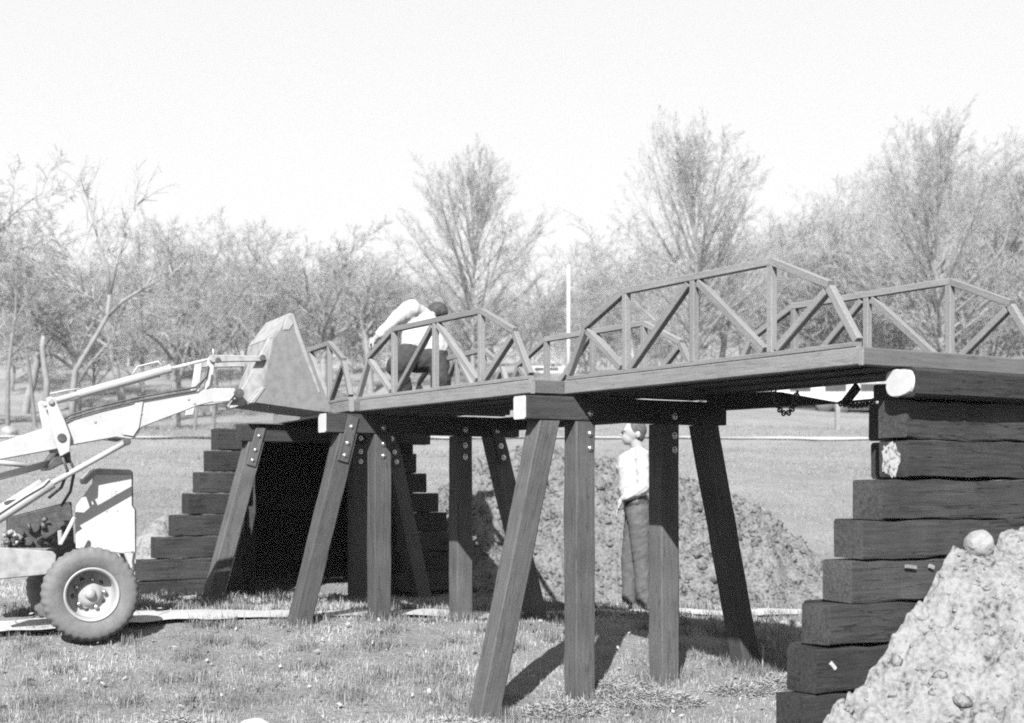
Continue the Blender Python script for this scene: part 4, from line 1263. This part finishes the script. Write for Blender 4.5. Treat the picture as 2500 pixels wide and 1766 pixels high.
# ------------------------------------------------------------------ trees
def unit(v):
    n = math.sqrt(v[0] ** 2 + v[1] ** 2 + v[2] ** 2) or 1
    return (v[0] / n, v[1] / n, v[2] / n)
def tree_segments(seed, H, st):
    R = random.Random(seed)
    segs = []                                                   # (p0, p1, r0, r1, level)
    def grow(p, d, L, r, lvl):
        n = st['steps'][lvl]
        kids = st['kids'][lvl] if lvl < st['levels'] else 0
        start = st['start'][lvl] if kids else 0
        pts = [(p, d, r)]
        for i in range(n):
            w = st['wig'][lvl]
            d = unit((d[0] + R.gauss(0, w), d[1] + R.gauss(0, w), d[2] + R.gauss(0, w) + st['up'][lvl]))
            q = (p[0] + d[0] * L / n, p[1] + d[1] * L / n, p[2] + d[2] * L / n)
            r2 = max(st['rmin'], r * (1 - (i + 1) / n * st['tap'][lvl]) / max(1e-6, (1 - i / n * st['tap'][lvl])))
            segs.append((p, q, r, r2, lvl)); p, r = q, r2
            pts.append((p, d, r))
        if lvl == 0 and 'env' in st:
            cz, hh, hw = (H * q for q in st['env'])
            for j in range(kids):
                f = start + (.86 - start) * (j + R.random()) / kids
                x = f * n; i = int(x); fr = x - i
                a, b = pts[i], pts[i + 1]
                pp = tuple(a[0][m] + (b[0][m] - a[0][m]) * fr for m in range(3))
                an = math.radians(R.gauss(54 - 40 * (f - start) / (.86 - start), 7)); az = j * 2.4 + R.gauss(0, .4)
                nd = (math.sin(an) * math.cos(az), math.sin(an) * math.sin(az), math.cos(an))
                A_ = (nd[0] ** 2 + nd[1] ** 2) / hw ** 2 + nd[2] ** 2 / hh ** 2
                B_ = (pp[0] * nd[0] + pp[1] * nd[1]) / hw ** 2 + (pp[2] - cz) * nd[2] / hh ** 2
                C_ = (pp[0] ** 2 + pp[1] ** 2) / hw ** 2 + (pp[2] - cz) ** 2 / hh ** 2 - 1
                D2 = B_ * B_ - A_ * C_
                if D2 <= 0: continue
                Lk = (-B_ + math.sqrt(D2)) / A_
                if Lk < .06 * H: continue
                grow(pp, nd, Lk * R.uniform(.8, 1.08), max(st['rmin'], min(b[2] * .8, Lk * .0115)), 1)
            kids = 0
        for j in range(kids):
            f = start + (1 - start) * (j + R.random()) / kids
            x = min(f * n, n - 1e-4); i = int(x); fr = x - i
            a, b = pts[i], pts[i + 1]
            pp = tuple(a[0][m] + (b[0][m] - a[0][m]) * fr for m in range(3))
            dd = a[1]
            az = R.random() * 6.283; an = math.radians(R.gauss(st['ang'][lvl], 9))
            ref = (0, 0, 1) if abs(dd[2]) < .9 else (1, 0, 0)
            s = unit((dd[1] * ref[2] - dd[2] * ref[1], dd[2] * ref[0] - dd[0] * ref[2], dd[0] * ref[1] - dd[1] * ref[0]))
            t_ = (dd[1] * s[2] - dd[2] * s[1], dd[2] * s[0] - dd[0] * s[2], dd[0] * s[1] - dd[1] * s[0])
            e = tuple(s[m] * math.cos(az) + t_[m] * math.sin(az) for m in range(3))
            nd = unit(tuple(dd[m] * math.cos(an) + e[m] * math.sin(an) for m in range(3)))
            grow(pp, nd, L * st['ratio'][lvl] * (1 - st['fall'][lvl] * f) * R.uniform(.75, 1.2), max(st['rmin'], min(b[2] * .75, a[2] * st['rr'][lvl])), lvl + 1)
    lean = st.get('lean', (0, 0))
    grow((0, 0, 0), unit((lean[0], lean[1], 1)), H * st['trunk'], H * st['rad'], 0)
    return segs

def seg_mesh(name, segs, sides, mat):
    A = np.array([s[0] for s in segs]); Bq = np.array([s[1] for s in segs]); r0 = np.array([s[2] for s in segs]); r1 = np.array([s[3] for s in segs])
    d = Bq - A; d /= np.linalg.norm(d, axis=1, keepdims=True) + 1e-9
    ref = np.where(np.abs(d[:, 2:3]) < .9, np.array([[0, 0, 1.]]), np.array([[1., 0, 0]]))
    s = np.cross(d, ref); s /= np.linalg.norm(s, axis=1, keepdims=True) + 1e-9
    t_ = np.cross(d, s)
    V = []
    for k in range(sides):
        an = 2 * np.pi * k / sides
        o = s * math.cos(an) + t_ * math.sin(an)
        V.append(A - d * r0[:, None] * .3 + o * r0[:, None]); V.append(Bq + o * r1[:, None])
    V = np.stack(V, 1).reshape(-1, 3)
    b = np.arange(len(segs))[:, None] * (2 * sides)
    F = []
    for k in range(sides):
        k2 = (k + 1) % sides
        F.append(b + np.array([[2 * k, 2 * k2, 2 * k2 + 1, 2 * k + 1]]))
    return fast_mesh(name, V, np.concatenate(F), mat, sides > 3)

ST_UP = dict(levels=4, steps=[12, 7, 5, 3, 2], kids=[44, 13, 7, 4], start=[.16, .18, .12, .1], wig=[.02, .035, .07, .11, .15], up=[.02, .035, .03, .02, .02], env=(.57, .45, .33),
             ang=[40, 28, 34, 38], ratio=[.66, .34, .40, .5], fall=[.72, .45, .4, .3], tap=[.95, .9, .85, .7, .5], rr=[.36, .45, .5, .6], rmin=.005, trunk=.95, rad=.0105)
ST_SPREAD = dict(levels=4, steps=[6, 9, 6, 3, 2], kids=[9, 11, 8, 5], start=[.42, .25, .15, .1], wig=[.08, .13, .16, .2, .24], up=[.0, .05, .03, .02, .02],
                 ang=[40, 44, 46, 46], ratio=[1.35, .48, .42, .5], fall=[.3, .45, .4, .3], tap=[.5, .85, .8, .7, .5], rr=[.6, .5, .5, .6], rmin=.006, trunk=.42, rad=.017)
ST_BRUSH = dict(levels=3, steps=[5, 6, 4, 2], kids=[16, 13, 8], start=[.05, .1, .1], wig=[.12, .18, .22, .25], up=[.03, .05, .02, .02],
                ang=[46, 46, 48], ratio=[.8, .5, .5], fall=[.4, .4, .3], tap=[.8, .85, .7, .5], rr=[.5, .5, .6], rmin=.008, trunk=.75, rad=.011)
PROTO = {}
def proto(key, seed, H, st, bark=None, twig=None):
    s = tree_segments(seed, H, st)
    tr = [q for q in s if q[4] <= 1]; cr = [q for q in s if q[4] > 1]
    top = float(np.quantile(np.array([q[1][2] for q in s]), .998))
    PROTO[key] = (seg_mesh('trunk', tr, 7, bark or M_bark), seg_mesh('crown', cr, 3, twig or M_twig), top)
for i in range(3): proto(('up', i), 100 + i, 12.0, ST_UP)
for i in range(3): proto(('sp', i), 200 + i, 9.0, ST_SPREAD)
for i in range(3): proto(('br', i), 300 + i, 5.0, ST_BRUSH, M_barkdk, M_twigdk)
proto(('sl', 0), 501, 9.0, dict(ST_SPREAD, trunk=.8, kids=[10, 8, 6, 4], start=[.3, .2, .15, .1], ratio=[.42, .45, .42, .5], wig=[.07, .13, .16, .2, .24], tap=[.85, .85, .8, .7, .5], rad=.011), M_barkdk)
proto(('sl', 1), 502, 9.0, dict(ST_SPREAD, trunk=.75, kids=[9, 8, 6, 4], start=[.35, .2, .15, .1], ratio=[.5, .45, .42, .5], wig=[.1, .13, .16, .2, .24], tap=[.85, .85, .8, .7, .5], rad=.012), M_barkdk)

def tree(name, key, x, y, h, rz, label, group=None, cat='tree', wide=1.0, sink=.1):
    tr, cr, H = PROTO[key]
    s = h / H
    m = Matrix.Translation((x, y, gz(x, y) - sink)) @ Matrix.Rotation(rz, 4, 'Z') @ Matrix.Diagonal((s * wide, s * wide, s, 1))
    root = link(name, None, None, m)
    tag(root, label, cat, group)
    link('trunk', tr, root, m); link('crown', cr, root, m)
    return root
def tree_at(name, key, px, ptop, depth, rz, label, group=None, wide=1.0):
    x = (px - CX) / FPX * depth
    h = (HORY - ptop) / FPX * depth + CZ - gz(x, depth)
    return tree(name, key, x, depth, h, rz, label, group, wide=wide)

tree_at('upright_tree', ('up', 0), 1155, 352, 62, .4, 'tall bare tree with upright branches behind the bending person', wide=1.12)
tree_at('upright_tree', ('up', 1), 1698, 282, 60, 2.1, 'tallest bare tree, fan shaped, rising above the middle of the nearest span', wide=1.2)
tree_at('upright_tree', ('up', 2), 2298, 262, 58, 4.0, 'bare tree with a thin top at the right, before the wooded hill', wide=1.15)
tree_at('spreading_tree', ('sp', 1), 520, 520, 58, 0.7, 'bare tree rising behind the bucket link and slender trees', wide=1.15)
tree_at('spreading_tree', ('sp', 0), 905, 590, 64, 2.7, 'low bare tree just left of the bending person', wide=1.2)
tree_at('spreading_tree', ('sp', 2), 60, 560, 58, 1.7, 'bare tree behind the dark tree near the left edge', wide=1.2)
tree_at('spreading_tree', ('sp', 0), 790, 535, 56, 1.0, 'rounded bare tree right of the loader bucket tip', wide=1.1)
tree_at('spreading_tree', ('sp', 1), 430, 520, 52, 2.2, 'broad bare tree above the middle of the loader boom', wide=1.1)
tree_at('spreading_tree', ('sp', 2), 190, 600, 50, .2, 'bare forked tree behind the leaning sapling', wide=1.1)
tree_at('spreading_tree', ('sp', 0), -90, 400, 48, 3.0, 'tall bare tree cut off by the left edge', wide=1.1)
tree_at('spreading_tree', ('sp', 1), 640, 565, 60, 4.4, 'bare tree between the broad tree and the rounded tree', wide=1.1)
tree_at('spreading_tree', ('sp', 2), 300, 545, 62, 5.4, 'bare tree behind the boom, left of the broad tree', wide=1.1)

for i, (px, pt, dd, lab) in enumerate(((352, 640, 42, 'slender dark tree behind the tilt cylinder'), (436, 600, 44, 'slender dark tree behind the piston rod, its trunk seen under the boom'), (474, 690, 41, 'slender dark tree rising just left of the bucket pivot'), (520, 640, 43, 'slender dark tree rising behind the bucket link'), (86, 560, 46, 'slender dark tree left of the broken stem'))):
    tree_at('slender_tree', ('sl', i % 2), px, pt, dd, i * 1.3, lab)
r = random.Random(5)
G = 'bare trees and brush along the far side of the field'
k = 0
for i in range(46):
    d = r.uniform(66, 92)
    px = -120 + 2760 * (i + r.random()) / 46
    x = (px - CX) / FPX * d
    top = np.interp(px, [0, 350, 800, 1000, 1300, 1500, 1800, 2100, 2500], [650, 625, 625, 660, 670, 675, 620, 540, 460]) + r.uniform(-30, 50)
    h = (HORY - top) / FPX * d + CZ - gz(x, d)
    if h < 3: h = 3
    key = ('br', r.randrange(3)) if r.random() < .7 else ('sp', r.randrange(3))
    tree('woodland_tree', key, x, d, h, r.uniform(0, 6.28), 'bare bushy tree in the grey thicket beyond the field', G, wide=1.25)
# the wooded hill: reads as one mass
def woodland():
    lo = [tree_segments(400 + i, 9.0, dict(ST_BRUSH, levels=3, kids=[11, 8, 4], rmin=.02, steps=[4, 4, 3, 1], trunk=.85)) for i in range(4)]
    S = []
    for i in range(270):
        d = r.uniform(100, 260)
        px = r.uniform(-150, 2680) if i < 110 else r.uniform(1350, 2680)
        x = (px - CX) / FPX * d
        if px < 1250 and d > 150: d = r.uniform(95, 140); x = (px - CX) / FPX * d
        z = gz(x, d); sc = r.uniform(.8, 1.25) * (1.0 if px > 1250 else .8); a = r.uniform(0, 6.28); ca, sa = math.cos(a), math.sin(a)
        tmpl = lo[i % 4]
        A = np.array([q[0] + q[1] for q in tmpl]).reshape(-1, 2, 3)
        X = A[..., 0] * ca - A[..., 1] * sa; Y = A[..., 0] * sa + A[..., 1] * ca
        A = np.stack([X * 1.2, Y * 1.2, A[..., 2]], -1) * sc + np.array([x, d, z])
        for (p0, p1), q in zip(A, tmpl): S.append((p0, p1, q[2], q[3], 0))
    o = link('woodland', seg_mesh('woodland', S, 3, M_twigfar)); o['kind'] = 'stuff'; o['label'] = 'grey leafless woods covering the far hillside'
woodland()

def crooked(name, pts, rad, label, cat, mat, side=()):
    pts = [Vector(p) for p in pts]
    root = thing(name, label, cat, (pts[0].x, pts[0].y, gz(pts[0].x, pts[0].y)))
    pts[0].z = min(pts[0].z, gz(pts[0].x, pts[0].y) - .1)
    tr_ = tube('trunk', pts, rad, mat, root, n=8)
    tw = []
    rt = random.Random(len(pts))
    for s_, rr in side:
        tube('branch', s_, rr, mat, root, n=6)
        for a, b in zip(s_[1:], s_[2:] + [s_[-1] + (s_[-1] - s_[-2])]):
            for _ in range(5):
                p0 = Vector(a).lerp(Vector(b), rt.random())
                dd = ((Vector(b) - Vector(a)).normalized() + Vector((rt.gauss(0, .6), rt.gauss(0, .6), rt.gauss(.1, .6)))).normalized()
                q = p0; r0 = .022
                for k in range(4):
                    q2 = q + dd * rt.uniform(.2, .4); tw.append((tuple(q), tuple(q2), r0, r0 * .7, 2)); r0 *= .7
                    for _2 in range(2):
                        d3 = (dd + Vector((rt.gauss(0, .6), rt.gauss(0, .6), rt.gauss(.1, .6)))).normalized()
                        tw.append((tuple(q2), tuple(q2 + d3 * rt.uniform(.2, .5)), r0 * .8, .005, 3))
                    dd = (dd + Vector((rt.gauss(0, .25), rt.gauss(0, .25), rt.gauss(.05, .25)))).normalized(); q = q2
    if tw: link('crown', seg_mesh('crown', tw, 3, M_twig), root)
    return root
D_ = 38
crooked('leaning_sapling', [at(175, 1020, D_), at(178, 960, D_), at(184, 905, D_), at(205, 870, D_), at(235, 820, D_), at(262, 772, D_), at(268, 720, D_)], [.10, .09, .08, .07, .065, .06, .05],
        'slender leaning sapling with a bent pale trunk above the loader boom', 'tree', M_bark,
        [([at(262, 772, D_), at(240, 745, D_), at(205, 715, D_), at(160, 690, D_)], [.06, .05, .035, .02]), ([at(262, 772, D_), at(300, 735, D_), at(350, 705, D_), at(395, 680, D_)], [.06, .05, .035, .02]),
         ([at(268, 720, D_), at(262, 650, D_), at(240, 590, D_), at(225, 530, D_)], [.055, .045, .03, .015]), ([at(268, 720, D_), at(285, 640, D_), at(310, 570, D_)], [.05, .04, .02]), ([at(205, 715, D_), at(190, 660, D_), at(150, 600, D_)], [.035, .03, .015])])
crooked('broken_trunk', [at(112, 1000, 37), at(114, 930, 37), at(106, 880, 37), at(103, 850, 37), at(106, 820, 37)], [.09, .08, .075, .07, .055], 'bare broken stem with no branches, left of the leaning sapling', 'tree', M_bark)
tree_at('dark_tree', ('sl', 1), 18, 470, 37, 2.0, 'dark tree standing at the left edge behind the boom', wide=.9)
rock('pale_stone', 'pale stone at the foot of the dark tree on the left edge', at(22, 1058, 36.5), .22, M_rock, seed=8)

# pole, fence posts, white trailers
b = at(1388, 900, 60); zg = gz(b.x, b.y)
t = thing('utility_pole', 'slim white pole standing in the field between two bridge trusses', 'pole', (b.x, b.y, zg))
tube('pole_shaft', [(b.x, b.y, zg - .3), (b.x, b.y, at(1388, 648, 60).z)], [.09, .075], M_pole, t, n=12)
b = at(2045, 1040, 45); zg = gz(b.x, b.y)
t = thing('fence_post', 'short grey fence post in the field seen under the nearest span', 'post', (b.x, b.y, zg))
beam('post_shaft', (b.x, b.y, zg - .2), (b.x, b.y, at(2045, 985, 45).z), .14, .14, M_bark, t, up=(0, 1, 0))
def trailer(px0, px1, ptop, pbot, d, label):
    a = at(px0, pbot, d); c_ = at(px1, ptop, d)
    o = thing('white_trailer', label, 'trailer', ((a.x + c_.x) / 2, d, gz((a.x + c_.x) / 2, d)))
    V, F = box_data((a.x, d, a.z), (c_.x, d + 2.2, c_.z))
    me = mesh('trailer_body', V, F, M_trailer)
    bm = bmesh.new(); bm.from_mesh(me); bmesh.ops.bevel(bm, geom=bm.edges[:], offset=.12, segments=3, affect='EDGES', profile=.5); bm.to_mesh(me); bm.free()
    bd = link('trailer_body', me, o)
    n = 3
    for i in range(n):
        x0 = a.x + (c_.x - a.x) * (.15 + .27 * i); hh = c_.z - a.z
        V, F = box_data((x0, d - .02, a.z + hh * .5), (x0 + (c_.x - a.x) * .16, d + .03, a.z + hh * .8))
        link('window', mesh('window', V, F, M_glass), bd)
    for fx in (.42, .55):
        cx_ = a.x + (c_.x - a.x) * fx
        zz = gz(cx_, d)
        rad = max(.3, min(.4, (a.z - zz) + .1))
        lathe('wheel', [(0, -.1), (.28, -.1), (rad, -.06), (rad, .1), (0, .1)], Vector((cx_, d + .12, zz + rad - .03)), Vector((0, -1, 0)), M_rubber, o, 20)
    V, F = box_data((a.x + .2, d + .3, gz(a.x, d) - .1), (c_.x - .2, d + 2.0, a.z + .02))
    link('chassis', mesh('chassis', V, F, M_dark), o)
trailer(1285, 1420, 893, 916, 74, 'small white trailer in the field, seen through the gap left of the nearest span')
trailer(1880, 2200, 925, 986, 62, 'long white trailer seen in the slot under the nearest span')

# ------------------------------------------------------------------ thin spring haze
m = bpy.data.materials.new('haze'); m.use_nodes = True
t = m.node_tree; t.nodes.clear()
pv = t.nodes.new('ShaderNodeVolumePrincipled'); pv.inputs['Density'].default_value = 0.0004; pv.inputs['Color'].default_value = g(.95); pv.inputs['Anisotropy'].default_value = 0.0
ou = t.nodes.new('ShaderNodeOutputMaterial'); t.links.new(pv.outputs[0], ou.inputs['Volume'])
V, F = box_data((-285, -45, -6), (285, 335, 75))
o = link('haze', mesh('haze', V, F, m)); o['kind'] = 'stuff'
